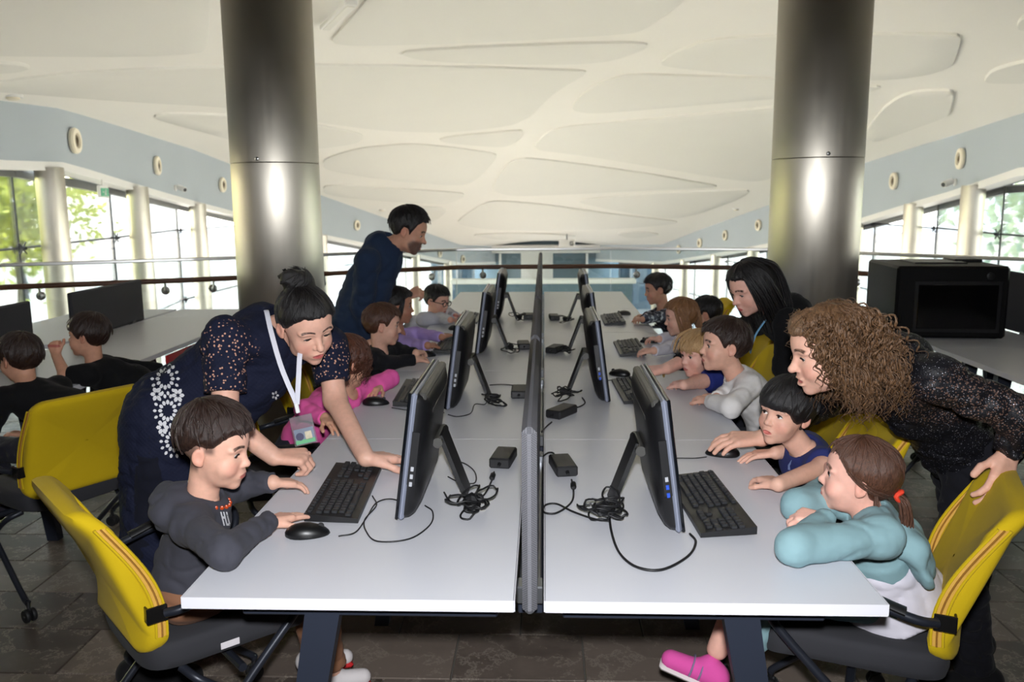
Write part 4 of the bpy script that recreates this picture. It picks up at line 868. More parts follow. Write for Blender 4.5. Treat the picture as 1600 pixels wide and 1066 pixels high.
def hand_prims(wr, d, up, thumb, L, curl=(20, 30, 20), spread=8., thumb_curl=25., rf=1.):
    """wr wrist point, d finger direction, up back of the hand, thumb=+1/-1 side along cross(d,up)"""
    d = nrm(d); up = nrm(np.asarray(up, float)-d*np.dot(up, d)); x = np.cross(d, up)*thumb; q = []
    def P(a, b, c): return wr+(x*a+d*b+up*c)*L
    for i, (kx, ky, ln) in enumerate(((.155, .47, .42), (.055, .50, .47), (-.05, .48, .43), (-.145, .43, .34))):
        q.append(cap(P(kx*.55, .03, 0), P(kx, ky, .01), .085*L, .078*L*rf, .05*L)); p = P(kx, ky, .0); a = 0.; sp = math.radians(spread)*(1.5-i)*.6
        for j, (cf, lf) in enumerate(((curl[0], .45), (curl[1], .3), (curl[2], .25))):
            a += math.radians(cf); dr = (d*math.cos(sp)+x*math.sin(sp))*math.cos(a)-up*math.sin(a); e = p+dr*ln*lf*L; r0 = (.062-.008*j)*L*rf*(1 if i < 3 else .88); q.append(cap(p, e, r0, r0*.9, .012*L)); p = e
    q.append(cap(P(.08, .08, -.03), P(.2, .25, -.06), .085*L, .075*L, .05*L)); p = P(.2, .25, -.06); a = math.radians(38)
    for lf in (.19, .16): dr = d*math.cos(a)*.95+x*math.sin(a)-up*.28; e = p+nrm(dr)*lf*L; q.append(cap(p, e, .064*L*rf, .055*L*rf, .015*L)); p = e; a -= math.radians(thumb_curl)
    return q
def hair_cap(c, R, H, line, thick=.045, k=.03, lump=.02, top=0., h=None, seed=0, extra=(), back=0., cut=(), taper=.75):
    """hair shell on the skull above a hairline given as [(y, z)] in head units"""
    ly, lz = np.array([a for a, b in line]), np.array([b for a, b in line]); cc = np.array([0, -.06-back/2, .13+top/2]); rr = np.array([.345+thick, .435+thick+back/2, .37+thick+top/2])
    def f(p):
        q = ((p-c)@R)/H; e = (q-cc)/rr; k0 = np.linalg.norm(e, axis=-1); k1 = np.linalg.norm(e/rr, axis=-1); d = k0*(k0-1)/np.maximum(k1, 1e-9)
        az = np.arctan2(q[..., 0], q[..., 1]+.12); el = np.arctan2(q[..., 2]-.1, np.hypot(q[..., 0], q[..., 1]+.12))
        d = d+lump*(vnoise(az*9+seed+5*el, el*2.5+seed, 0*az+seed)+.7*vnoise(az*22+seed+8*el, el*4, 0*az+3+seed))
        zl = np.interp(q[..., 1], ly, lz)+.02*vnoise(az*16+seed, 0*az, 0*az+7); d = np.maximum(d+thick*taper*np.clip(1-(q[..., 2]-zl)/.12, 0, 1)**2, (zl-q[..., 2])*.75)
        return d*H
    ext = np.abs(R)@(rr*H)+np.abs(R@cc)*H; P = [Prim(f, c-ext, c+ext, .004, '+')]
    for e in extra: P.append(e)
    for e in cut: P.append(e)
    return sdf_mesh(P, h)
def hair_locks(c, R, H, line, n, thick=.05, rad=.016, seed=0, whorl=(0, -.22), end=.9, wob=.02, top=0., back=0., tmin=.15, lift=0.):
    """tapered locks flowing from the crown down to the hairline"""
    r = np.random.default_rng(seed); cc = np.array([0, -.06-back/2, .13+top/2]); rr = np.array([.345+thick, .435+thick+back/2, .37+thick+top/2]); ly, lz = np.array([a for a, b in line]), np.array([b for a, b in line]); out, ra = [], []
    w_ = nrm(np.array([whorl[0], whorl[1], .75])/1.); u = nrm(np.cross(w_, (1, 0, 0))); v = np.cross(w_, u); m = 12
    while len(out) < n:
        az = r.uniform(0, 2*math.pi); t0 = r.uniform(.05, 1.5)*r.uniform(.35, 1); t1 = t0+r.uniform(.35, .75); t = np.linspace(t0, t1, m); az_ = az+r.normal()*.25*(t-t0)+wob*np.sin(t*9+r.uniform(0, 6))
        dr = np.cos(t)[:, None]*w_+np.sin(t)[:, None]*(np.cos(az_)[:, None]*u+np.sin(az_)[:, None]*v); p = cc+dr*rr*(1+r.uniform(-.02, .02)+lift*np.linspace(0, 1, m)[:, None]**2)
        zl = np.interp(p[:, 1], ly, lz); ok = p[:, 2] > zl-.015
        if ok.sum() < 5: continue
        e = m if ok.all() else int(np.argmin(ok)); p = p[:max(e, 5)]
        s = np.linspace(0, 1, m); p = np.stack([np.interp(s, np.linspace(0, 1, len(p)), p[:, i]) for i in range(3)], 1)
        out.append(c+(p*H)@R.T); ra.append(rad*H*r.uniform(.6, 1.2)*np.sin(np.pi*np.clip(s*.86+.1, 0, 1))**.6)
    return tubes(out, ra, 5, .55)
def strands(c, R, H, guides, n, rad=.014, jit=.05, seed=0, curl=None, m=16, sides=5):
    """hanging hair: locks scattered about guide curves given in head units; curl=(radius, turns) makes ringlets"""
    r = np.random.default_rng(seed); out, ra = [], []
    for i in range(n):
        g = curve(guides[r.integers(0, len(guides))], 20); o = r.normal(size=3)*jit; s = np.linspace(0, 1, m); idx = np.linspace(0, 1, len(g)); t1 = r.uniform(.75, 1.03)
        p = np.stack([np.interp(s*min(1, t1), idx, g[:, k]) for k in range(3)], 1)+o*(.35+.65*s[:, None])+r.normal(size=3)*jit*.5*s[:, None]**2
        if curl is not None:
            T = np.gradient(p, axis=0); T /= np.linalg.norm(T, axis=1)[:, None]; u = np.cross(T, np.array([.9, .1, .3])); u /= np.linalg.norm(u, axis=1)[:, None]; w_ = np.cross(T, u); ph = r.uniform(0, 6.28)+s*2*math.pi*curl[1]*r.uniform(.7, 1.3); rc = curl[0]*r.uniform(.6, 1.3)*(.25+.75*np.minimum(1, s*3))
            p = p+rc[:, None]*(np.cos(ph)[:, None]*u+np.sin(ph)[:, None]*w_)
        out.append(c+(p*H)@R.T); ra.append(rad*H*r.uniform(.6, 1.25)*np.clip(np.sin(np.pi*np.clip(s*.8+.2, 0, 1)), .15, 1)**.7)
    return tubes(out, ra, sides, .7)
SHORT = [(-.62, -.30), (-.25, -.28), (-.16, -.16), (-.12, .08), (.0, .08), (.06, -.02), (.11, .06), (.18, .2), (.26, .27), (.5, .27)]
FRINGE = [(-.62, -.32), (-.25, -.3), (-.16, -.2), (-.11, .02), (.0, .03), (.06, -.08), (.13, .0), (.2, .1), (.3, .13), (.55, .13)]
def limb_chain(pts, rad, k=.02, **kw):
    return [cap(pts[i], pts[i+1], rad[i], rad[i+1], k, **kw) for i in range(len(pts)-1)]
class Person:
    """joints in metres; builds body (skin), face, clothes; hair is added by the caller"""
    def __init__(s, label, skin, H=.2, kid=True, fem=False, head=None, yaw=0, pitch=0, roll=0, neck=None, group='children and teachers at the computers', near=True, **face):
        s.H, s.kid, s.near, s.skin, s.fem = H, kid, near, skin, fem; s.c = np.asarray(head, float); s.R = frame(yaw, pitch, roll); s.neck = np.asarray(neck, float); s.fa = face
        s.root = thing('person', label, 'person', (0, 0, 0), 0, group); s.body, s.hands, s.hh = [], [], []
    def build_body(s, look=(0, 0)):
        f = s.fa; hp_, s.W = head_prims(s.c, s.R, s.H, s.kid, f.get('smile', 0), f.get('mouth', 0), f.get('eye_open', 1.), s.neck, f.get('neck_r', .19 if s.kid else .235), s.fem)
        hv = .0031 if s.near else .0046; ch = [sdf_mesh(hp_, hv)]
        for hq in s.hands: ch.append(sdf_mesh(hq, .0031 if s.near else .0042))
        if s.body: ch.append(sdf_mesh(s.body, .0075 if s.near else .0095))
        c, R, H = s.c, s.R, s.H; raw_obj('body', ch, s.skin, s.root, hp=lambda V: ((V-c)@R)/H)
        face_parts(s.root, s.W, s.R, s.H, look, f.get('mouth', 0), f.get('smile', 0), f.get('eye_open', 1.)); return s
    def hair(s, mat, chunks): c, R, H = s.c, s.R, s.H; return raw_obj('hair', chunks, mat, s.root, hp=lambda V: ((V-c)@R)/H)
    def cloth(s, name, prims, mat, h=None): return raw_obj(name, [sdf_mesh(prims, h or (.0062 if s.near else .0085))], mat, s.root)
    def arm(s, sh, el, wr, tip, r=(.042, .034, .025), up=(0, 0, 1), thumb=1, L=None, curl=(18, 28, 18), spread=8., skin_from=0., thumb_curl=25.):
        """skin of one arm and its hand"""
        sh, el, wr = (np.asarray(v, float) for v in (sh, el, wr)); L = L or (.125 if s.kid else .178); s.body += limb_chain([sh, el, wr], r, .02)
        m = wr+(el-wr)*.28; s.hands.append([cap(m, wr, r[2]+(r[1]-r[2])*.28, r[2], .02)]+hand_prims(wr, np.asarray(tip, float)-wr, up, thumb, L, curl, spread, thumb_curl)); return s
def sleeve(sh, el, wr, r, wrk=.004, seed=0, cut=True, t=1.):
    sh, el, wr = (np.asarray(v, float) for v in (sh, el, wr)); e = el+(wr-el)*t; return [cap(sh, el, r[0], r[1], .025, wr=wrk, seed=seed), cap(el, e, r[1], r[2], .02, wr=wrk, seed=seed+3, cut=cut)]
# ------------------------------------------------------------------ the people
SK = dict(fair=(222, 172, 150), tan=(206, 154, 128), brown=(178, 126, 100), pink=(228, 176, 158))
HM = {k: hair_mat('hair_'+k, a, b) for k, (a, b) in dict(dark=((20, 13, 11), (62, 42, 34)), black=((8, 7, 8), (30, 26, 26)), brown=((44, 27, 20), (104, 68, 50)), light=((96, 62, 38), (168, 122, 80)), blond=((150, 112, 70), (206, 170, 122)), auburn=((48, 26, 20), (112, 66, 46)), curly=((40, 26, 18), (138, 102, 70))).items()}
Z3 = np.array([0, 0, 1.])
def V(*a): return np.array(a, float)
def shoe(P, ankle, d, L, mat, sole=None, straps=None):
    d = nrm(V(d[0], d[1], d[2])); up = nrm(Z3-d*d[2]); heel = ankle-d*L*.18-up*.035; toe = ankle+d*L*.62-up*.045
    o = raw_obj('shoe', [sdf_mesh([cap(heel, toe, L*.19, L*.165, .02), cap(ankle-up*.005, heel, L*.15, L*.17, .03)], .005)], mat, P.root)
    mb = MB(); x = np.cross(d, up); c = (heel+toe)/2-up*L*.165; mb.box(c, (L*.36, np.linalg.norm(toe-heel)+L*.30, .018), R=np.stack([x, d, up], 1), bev=.008); mb.obj('sole', sole or M['white'], o)
    if straps:
        for f in (.35, .55):
            c0 = heel+(toe-heel)*f; rr = L*(.19-.025*f)+.002; MB().tube([c0+x*rr*math.cos(t)+up*rr*math.sin(t) for t in np.linspace(-.3, math.pi+.3, 16)], .008, 6, flat=.35).obj('strap', straps, o)
TABLES = [(-.731, -.031, 0, 6), (.031, .731, 0, 6), (-2.8, -2.1, 1.95, 4.8)]
def lift(p, r, margin=.17):
    p = np.array(p, float)
    for x0, x1, y0, y1 in TABLES:
        if x0-margin < p[0] < x1+margin and y0-.1 < p[1] < y1+.1 and p[2] > .62: p[2] = max(p[2], DT+r+.003)
    return p
def figure(P, byaw, pelvis, arms, top, sleeve_t=1., top_r=1., sh=None, sw=.105, pants=None, legs=None, shoes=None, hood=False, hem=.06, wrk=.005, neckline=1., torso_r=(.095, .088), belly=.1, pant_t=.97, seat=True, sole=None, top_name='top', long_hem=None):
    kid = P.kid; F = frame(byaw); rt, fw_ = F[:, 0], F[:, 1]; neck = P.neck; pelvis = np.asarray(pelvis, float); spine = neck-pelvis; sd = nrm(spine)
    if sh is None: c = neck-sd*.035*(1 if kid else 1.5); sh = (c+rt*sw, c-rt*sw)
    if kid: sh = tuple(np.array([q[0], q[1], max(q[2], .775)]) for q in sh)
    ra = (.034, .029, .021) if kid else (.044, .037, .027) if P.fem else (.052, .044, .032)
    mid0 = pelvis+spine*.7
    if kid and abs(pelvis[0]) < 1.3: mid0[0] = np.sign(mid0[0])*max(abs(mid0[0]), .84)
    P.body += [cap(pelvis, mid0, .07 if kid else .1, .055 if kid else .08, .03), cap(mid0, neck, .05 if kid else .08, .042 if kid else .06, .03), cap(sh[0], sh[1], .034 if kid else .046, .034 if kid else .046, .03)]
    mid = pelvis+spine*.62; bent = kid and abs(pelvis[0]) < 1.3
    if bent: mid = pelvis+spine*.75; mid[2] = min(mid[2], .77); mid[0] = np.sign(mid[0])*max(abs(mid[0]), .858)
    elif kid: mid[0] = max(mid[0], -1.95)
    T = [cap(pelvis+sd*(.034 if kid else hem*.3), mid, (belly+.017 if kid else belly)*top_r, torso_r[1]*top_r*(.9 if bent else 1), .04, flat=(fw_, .82), wr=wrk, seed=2), cap(mid, neck-sd*.05, torso_r[1]*top_r*(.88 if bent else 1), (.062 if bent else torso_r[1])*top_r, .04, flat=(fw_, .82), wr=wrk, seed=4)]
    T += [cap(sh[0], sh[1], (.046 if kid else .06)*top_r, (.046 if kid else .06)*top_r, .05, wr=wrk, seed=5), cap(neck-sd*.005, neck-sd*.06, .052 if kid else .066, .075 if kid else .1, .04)]
    if long_hem is not None: T += long_hem
    for i, a in enumerate(arms):
        s_ = sh[i]; el, wr, tip = (np.asarray(v, float) for v in a[:3]); rs = .009*top_r+.002 if sleeve_t > .5 else 0.; el = lift(el, ra[1]+rs) if kid else el; wr = lift(wr, ra[2]+rs, .05); tip = lift(tip, .012, .02); kw = a[3] if len(a) > 3 else {}; e = .008*top_r if kid else .012*top_r; P.arm(s_, el, wr, tip, ra, thumb=kw.pop('thumb', 1 if i == 0 else -1) if True else 1, **kw)
        if sleeve_t > .5: T += sleeve(s_, el, wr, (ra[0]+e+.004, ra[1]+e, ra[2]+e*.9), wrk, 11+i*7, True, sleeve_t)
        else: T += [cap(s_, s_+(el-s_)*(sleeve_t+.45), ra[0]+e+.008, ra[0]+e+.006, .03, wr=wrk, cut=True)]
    if hood:
        b = neck-fw_*.075-sd*.01; T += [ell(b, (.095, .05, .055), .03, R=F, wr=wrk*1.2, seed=9), cap(b+rt*.07, neck+fw_*.055+rt*.02-sd*.03, .026, .018, .02), cap(b-rt*.07, neck+fw_*.055-rt*.02-sd*.03, .026, .018, .02)]
    nr = P.fa.get('neck_r', .19 if kid else .2)*P.H
    T.append(cap(neck-sd*.02+fw_*.004, neck+sd*.09+nrm(P.c-neck)*.05, nr*1.1*neckline, nr*1.25*neckline, .012, '-'))
    P.cloth(top_name, T, top)
    if legs is None: legs = []
    for i, lg in enumerate(legs):
        hp_, kn, an, d = (np.asarray(v, float) for v in lg); P.body += limb_chain([hp_, kn, an], (.05, .04, .03) if kid else (.075, .055, .038), .03)
        if shoes: shoe(P, an, d, .15 if kid else .24, shoes, sole)
    if pants and legs:
        q = [ell(pelvis+(V(0, 0, -.005) if seat else 0), (.115, .1, .085) if kid else (.165, .125, .13), .04, R=F, wr=wrk)]; r = (.062, .052, .044) if kid else (.092, .075, .058)
        for i, lg in enumerate(legs): hp_, kn, an = (np.asarray(v, float) for v in lg[:3]); q += [cap(hp_, kn, r[0], r[1], .03, wr=wrk, seed=i), cap(kn, kn+(an-kn)*pant_t, r[1], r[2], .025, wr=wrk, cut=True, seed=4+i)]
        P.cloth('trousers', q, pants)
    return T
def sit_legs(pelvis, byaw, spread=.07, thigh=.25, shin=.25, knee_z=.518, dz=0.):
    F = frame(byaw); out = []
    for s in (1, -1):
        hp_ = pelvis+F[:, 0]*s*spread; kn = hp_+F[:, 1]*thigh+F[:, 0]*s*.02; kn[2] = knee_z; an = kn+F[:, 1]*.02; an[2] = knee_z-shin+dz; out.append((hp_, kn, an, F[:, 1]))
    return out
CL = {}
def cm(k, rgb, **kw):
    if k not in CL: CL[k] = fabric('cloth_'+k, rgb, **kw)
    return CL[k]
G = 'children at the computers'; GA = 'adults helping the children'

# 1 boy in charcoal hoodie, left foreground
sk = skin_mat('skin_boy_grey', SK['fair'], brow=(36, 24, 20), fade=.75)
Y0 = .37; hd = at(340, 700, Y=Y0); nk = at(316, 780, Y=Y0+.01)
P = Person('boy in a charcoal hoodie with a shaved side line, sitting at the left front desk', sk, .198, True, head=hd, yaw=94, pitch=-10, neck=nk, group=G, smile=.5, eye_open=.85)
pel = V(-.93, .47, .542)
figure(P, 70, pel, [(at(350, 862, Z=.79), at(420, 816, Z=.776), at(464, 804, Z=.765), dict(curl=(2, 5, 4), up=(0, 0, 1))), (V(-.80, .585, .762), at(426, 754, Z=.80), at(482, 757, Z=.772), dict(curl=(8, 22, 18), spread=11))],
       cm('charcoal', (64, 64, 72)), sh=(at(298, 822, Y=.27), at(322, 800, Y=.48)), hood=True, pants=cm('brown_trousers', (132, 92, 68)), legs=[(pel+V(.02, -.07, 0), V(-.635, .655, .525), V(-.61, .69, .17), (1, .4, 0)), (pel+V(.02, .06, 0), V(-.71, .76, .525), V(-.69, .80, .17), (1, .4, 0))], shoes=cm('shoe_white', (206, 200, 200)), sole=M['redpanel'], top_name='hoodie', wrk=.006)
P.build_body((10, -25)); a = P.c, P.R, P.H
QL = [(-.62, -.14), (-.25, -.02), (-.16, .07), (-.12, .1), (.06, .1), (.11, .12), (.18, .2), (.26, .27), (.5, .27)]
P.hair(HM['dark'], [hair_cap(*a, QL, thick=.06, top=.07, h=.0042, lump=.03), hair_locks(*a, QL, 320, thick=.075, top=.07, rad=.02, seed=3, whorl=(0, -.35), lift=.03)])
mb = MB(); an = np.linspace(0, 2*math.pi, 22)
F = frame(80)
for t in an[:-1]: c = P.neck+F[:, 0]*math.cos(t)*.056+F[:, 1]*(math.sin(t)*.054+.012)+Z3*(.004-.022*math.sin(t)); mb.lathe(c, [(.0, -.0055), (.004, -.004), (.0055, 0), (.004, .004), (0, .0055)], Z3, 8)
mb.obj('bead_necklace', plain('amber_beads', (186, 70, 30), .25, vary=.3, scale=90), P.root)
def bvh_of(o):
    from mathutils.bvhtree import BVHTree
    me = o.data; return BVHTree.FromPolygons([v.co[:] for v in me.vertices], [p.vertices[:] for p in me.polygons])
def patch(o, name, px, py, shapes, mat, off=.0015, parent=None):
    """flat print laid on a cloth surface where photo pixel (px,py) falls; shapes: polygons in pixels"""
    t = bvh_of(o); mb = MB()
    for sh_ in shapes:
        pts = []
        for x, y in sh_:
            d = FW+RT*(px+x-800)/FPX-UP*(py+y-533)/FPX; h = t.ray_cast(Vector(CAM), Vector(d).normalized())
            if h[0] is None: pts = None; break
            pts.append(np.array(h[0])-nrm(d)*off)
        if pts: mb.add(pts, [tuple(range(len(pts)))])
    if mb.n: return mb.obj(name, mat, parent or o, None)
def kid(o, nm): return [c for c in o.children if c.name.split('.')[0] == nm][0]
def glyph(rows, w, h, x0=0, y0=0, sk_=0.): return [[(x0+c*w+sk_*r, y0+r*h), (x0+(c+1)*w*1+sk_*r, y0+r*h), (x0+(c+1)*w+sk_*(r+1), y0+(r+1)*h), (x0+c*w+sk_*(r+1), y0+(r+1)*h)] for r, row in enumerate(rows) for c, ch in enumerate(row) if ch == '#']
WP = plain('white_print', (214, 214, 218), .8, vary=.03)
patch(kid(P.root, 'hoodie'), 'chest_print', 344, 800, glyph(['#.#.#', '#.#.#', '###.#', '#.#.#', '#.#.#', '#.###'], 2.2, 3.6, 0, 0, .9), WP)

# 2 girl in turquoise, right foreground
sk = skin_mat('skin_girl', SK['pink'], brow=(84, 58, 44))
hd = at(1338, 745, Y=.42); nk = at(1362, 824, Y=.41)
P = Person('girl in a turquoise hooded dress with ponytail, leaning on the right front desk', sk, .196, True, fem=True, head=hd, yaw=-68, pitch=6, roll=0, neck=nk, group=G, smile=.4)
pel = V(.93, .49, .545)
figure(P, -75, pel, [(at(1246, 790, Z=.79), at(1292, 758, Y=.60), at(1296, 728, Y=.575), dict(curl=(40, 60, 40), up=(-1, .2, 0), thumb=1)), (at(1240, 856, Z=.792), at(1290, 812, Z=.80), at(1252, 806, Z=.80), dict(curl=(40, 55, 30), up=(0, -.3, 1), thumb=-1))],
       cm('turquoise', (132, 164, 170), vary=.08), sh=(at(1345, 838, Y=.53), at(1375, 858, Y=.27)), hood=False, pants=cm('turquoise', (134, 178, 184)), legs=[(pel+V(0, .07, 0), V(.60, .59, .53), V(.52, .60, .30), (-1, .25, .25)), (pel+V(0, -.07, 0), V(.60, .47, .53), V(.565, .48, .24), (-1, .1, .1))], shoes=None, top_name='hooded_top', wrk=.0042, top_r=1.08, pant_t=.5, belly=.1)
shoe(P, V(.50, .585, .27), V(-1, .25, .35), .165, cm('shoe_pink', (214, 84, 160)), plain('sole_white', (214, 206, 204), .6), plain('shoe_strap', (150, 150, 180), .5)); shoe(P, V(.565, .48, .18), V(-1, .1, .1), .165, cm('shoe_pink', (214, 84, 160)), M['white'])
F = frame(-75); sd = nrm(P.neck-pel); hb = P.neck-F[:, 1]*.085-sd*.03
P.cloth('hood', [ell(hb+V(.01, 0, -.03), (.10, .032, .095), .03, R=F@frame(0, -25), wr=.008), cap(hb+F[:, 0]*.07, P.neck+F[:, 1]*.03+F[:, 0]*.05-sd*.03, .03, .02, .03), cap(hb-F[:, 0]*.07, P.neck+F[:, 1]*.03-F[:, 0]*.05-sd*.03, .03, .02, .03)], CL['turquoise'])
P.cloth('white_ruffle', [cap(pel+sd*.085, pel-sd*.02-F[:, 1]*.01, .112, .150, .02, wr=.005, flat=(F[:, 1], .9), cut=True), cap(pel+F[:, 1]*.02+V(0, 0, .03), pel+F[:, 1]*.10+V(0, 0, .02), .11, .10, .03, wr=.004, flat=(Z3, .62))], cm('white_cotton', (208, 204, 214), vary=.05))
P.build_body((0, 5)); a = P.c, P.R, P.H
GL = [(-.62, -.42), (-.3, -.40), (-.2, -.25), (-.13, -.02), (-.04, .05), (.04, .06), (.1, .1), (.18, .22), (.26, .3), (.5, .32)]
tail = [[(0, -.49, -.12), (0, -.6, -.2), (.02, -.66, -.45), (.03, -.6, -.8)]]
P.hair(HM['brown'], [hair_cap(*a, GL, thick=.05, h=.0042, lump=.012), hair_locks(*a, GL, 260, thick=.052, rad=.013, seed=5, whorl=(0, .1)), strands(*a, tail, 46, .022, .045, 6), strands(*a, [[(s*.1, .3, .4), (s*.28, .18, .26), (s*.372, .0, .08), (s*.375, -.2, -.02), (s*.25, -.44, -.1)] for s in (1, -1)], 60, .014, .022, 9), strands(*a, [[(s*.3, -.25, -.1), (s*.3, -.3, -.35), (s*.22, -.36, -.58)] for s in (1, -1)], 50, .018, .035, 10)])
MB().tube([P.W((.05*math.cos(t), -.52+.03*math.cos(t*2), -.13+.06*math.sin(t))) for t in np.linspace(0, 6.0, 14)], .006, 8).obj('scrunchie', plain('red_scrunchie', (222, 62, 36), .6, vary=.2, scale=80), P.root)

# 3 boy in navy T-shirt with bowl cut
sk = skin_mat('skin_boy_navy', SK['fair'], brow=(30, 22, 20), lips=(196, 104, 98))
hd = at(1226, 645, Y=.875); nk = at(1257, 706, Y=.90)
P = Person('boy in a navy T-shirt with a black bowl cut, beside the turquoise girl', sk, .191, True, head=hd, yaw=-128, pitch=4, roll=-6, neck=nk, group=G, mouth=.6)
pel = V(.91, 1.13, .542)
figure(P, -95, pel, [(at(1258, 714, Y=1.0), at(1212, 708, Z=.775), at(1180, 711, Z=.766), dict(curl=(10, 15, 12))), (V(.845, .775, .78), at(1216, 757, Z=.776), at(1176, 742, Z=.765), dict(curl=(10, 30, 25)))],
       cm('navy', (40, 46, 96), vary=.08), sleeve_t=.3, sh=(at(1254, 722, Y=.985), at(1288, 736, Y=.80)), pants=cm('dark_trousers', (36, 36, 42)), legs=sit_legs(pel, -92, thigh=.33), top_name='t_shirt')
P.build_body((15, 8)); a = P.c, P.R, P.H
BOWL = [(-.62, -.36), (-.2, -.36), (-.12, -.2), (-.05, -.06), (.06, -.1), (.14, -.06), (.22, .04), (.3, .09), (.55, .11)]
P.hair(HM['black'], [hair_cap(*a, BOWL, thick=.075, top=.03, h=.0042, lump=.018, taper=.3), hair_locks(*a, BOWL, 340, thick=.082, top=.03, rad=.017, seed=8, whorl=(0, -.2))])
patch(kid(P.root, 't_shirt'), 'shirt_smudge', 1240, 708, [[(0, 0), (3, 0), (1, 8), (-3, 15), (-6, 20), (-5, 27), (-9, 26), (-9, 19), (-4, 12)]], plain('pale_smudge', (120, 134, 178), .9))
patch(kid(P.root, 't_shirt'), 'red_emblem', 1246, 730, [[(0, 4), (5, 0), (11, 1), (9, 4), (5, 4), (3, 8), (6, 10), (1, 14), (-2, 10)]], plain('red_print', (200, 52, 60), .8))

# 4 curly-haired woman in the sparkly sweater
m = Mat('sparkle_knit'); tc = m.node('ShaderNodeTexCoord').outputs['Object']
def voro(mm, sc, vec=None):
    n = mm.node('ShaderNodeTexVoronoi'); n.inputs['Scale'].default_value = sc; mm.t.links.new(vec if vec is not None else mm.node('ShaderNodeTexCoord').outputs['Object'], n.inputs['Vector']); s_ = mm.node('ShaderNodeSeparateColor'); mm.t.links.new(n.outputs['Color'], s_.inputs[0]); return N(mm.t, n.outputs['Distance']), N(mm.t, s_.outputs[0])
d1, c1 = voro(m, 300); d2, c2 = voro(m, 150); ox, oy, oz = m.xyz(); reg = (1-((ox-1.16).sq()/.04+(oz-1.04).sq()/.014+(oy-.62).sq()/.09).step(.5, 1.2)); hole = (1-d2.step(.28, .42))*reg
spark = (1-d1.step(.18, .34))*c1.step(.80, .82); base = m.mix(hole*.4, lin((17, 17, 22)), lin((150, 116, 100))); m.color(m.mix(spark, base, lin((226, 226, 240)))); m.set(Metallic=spark*.6, Roughness=.55-spark*.3, Specular_IOR_Level=.3); m.bump(d1*.5+d2*.5, .5, .003); sparkle = m.m
sk = skin_mat('skin_curly', SK['fair'], brow=(60, 40, 30), lips=(184, 82, 84))
hd = at(1288, 548, Y=.66); nk = at(1378, 572, Y=.70)
P = Person('curly-haired woman in a sparkly black sweater leaning over the boy in navy', sk, .225, False, fem=True, head=hd, yaw=-92, pitch=-14, neck=nk, group=GA, smile=1., mouth=1., eye_open=.6, neck_r=.2)
pel = at(1500, 690, Y=.98); wl_ = V(1.262, .575, .885)
legs = [(pel+V(.02, .09, -.02), V(1.43, 1.06, .50), V(1.47, 1.1, .09), (-1, .1, 0)), (pel+V(.02, -.09, -.02), at(1496, 880, Y=.84), V(1.38, .86, .09), (-1, -.2, 0))]
figure(P, -95, pel, [(V(1.05, 1.25, .875), at(1190, 685, Z=.808), at(1110, 690, Z=.796), dict(curl=(12, 22, 18), up=(0, -.25, 1), spread=12)), (at(1592, 650, Y=.53), wl_, V(1.215, .525, .80), dict(curl=(12, 30, 25), up=(.55, -.45, .6), thumb=1, spread=6))],
       sparkle, sleeve_t=.93, sh=(at(1392, 615, Y=.93), at(1462, 592, Y=.56)), pants=cm('black_trousers', (20, 20, 26)), legs=legs, shoes=cm('shoe_black', (20, 20, 22)), seat=False, top_name='sweater', torso_r=(.135, .12), belly=.145, neckline=1.15, wrk=.009, sole=M['rubber'])
P.build_body((0, -15)); a = P.c, P.R, P.H
CU = [(-.62, -.4), (-.2, -.36), (-.1, -.1), (.0, .06), (.1, .12), (.18, .22), (.28, .28), (.5, .3)]
gd = []
for s in (1, -1):
    for y0 in (.12, .02, -.1, -.22, -.36, -.5): gd.append([(s*.12, y0*.6, .5), (s*.36, y0, .3), (s*.48, y0-.04, -.1), (s*.47, y0-.08-.1, -.5), (s*.42, y0-.12, -.85)])
    gd.append([(s*.1, .18, .49), (s*.30, .2, .3), (s*.42, .14, .0), (s*.44, .1, -.35), (s*.42, .06, -.7)])
gd += [[(x, -.25, .48), (x*1.3, -.56, .3), (x*1.4, -.72, -.05), (x*1.4, -.82, -.35)] for x in (-.25, -.08, .1, .26)]
P.hair(HM['curly'], [hair_cap(*a, CU, thick=.07, h=.005, lump=.05, back=.04), strands(*a, gd, 400, .017, .06, 21, curl=(.036, 6.5), m=44, sides=4), strands(*a, gd, 160, .006, .1, 22, curl=(.045, 6), m=40, sides=3)])
MB().tube([wl_+V(0, 0, .012)+frame(-95)[:, 0]*.034*math.cos(t)+frame(-95)[:, 1]*.034*math.sin(t) for t in np.linspace(0, 6.28, 24)], .0035, 6).obj('gold_bracelet', plain('gold', (206, 170, 96), .25, .9, vary=.3, scale=200), P.root)

# 5 woman with the lanyard
m = Mat('navy_knit'); d2, c2 = voro(m, 88); ox, oy, oz = m.xyz()
def blob(c, r): return 1-((ox-c[0]).sq()/r[0]**2+(oy-c[1]).sq()/r[1]**2+(oz-c[2]).sq()/r[2]**2).step(.6, 1.1)
shN = at(352, 530, Y=.80); shF = at(512, 540, Y=1.12)
hole = (1-d2.step(.2, .3))*(blob(shN+V(.02, -.06, -.07), (.11, .12, .15)).m('MAXIMUM', blob(shF+V(.03, -.03, -.06), (.1, .1, .09)))); rib = (oz*420.).m('SINE')*(ox*420.).m('SINE')
m.color(m.mix(hole, lin((24, 28, 48)), lin((198, 150, 128)))); m.set(Roughness=.85, Specular_IOR_Level=.2); m.bump(rib*.3+m.noise(300, 2), .4, .003); knit = m.m
sk = skin_mat('skin_lanyard', SK['fair'], brow=(40, 30, 28), lips=(164, 60, 66), brow_w=.8)
hd = at(480, 508, Y=.90); nk = at(436, 520, Y=1.0)
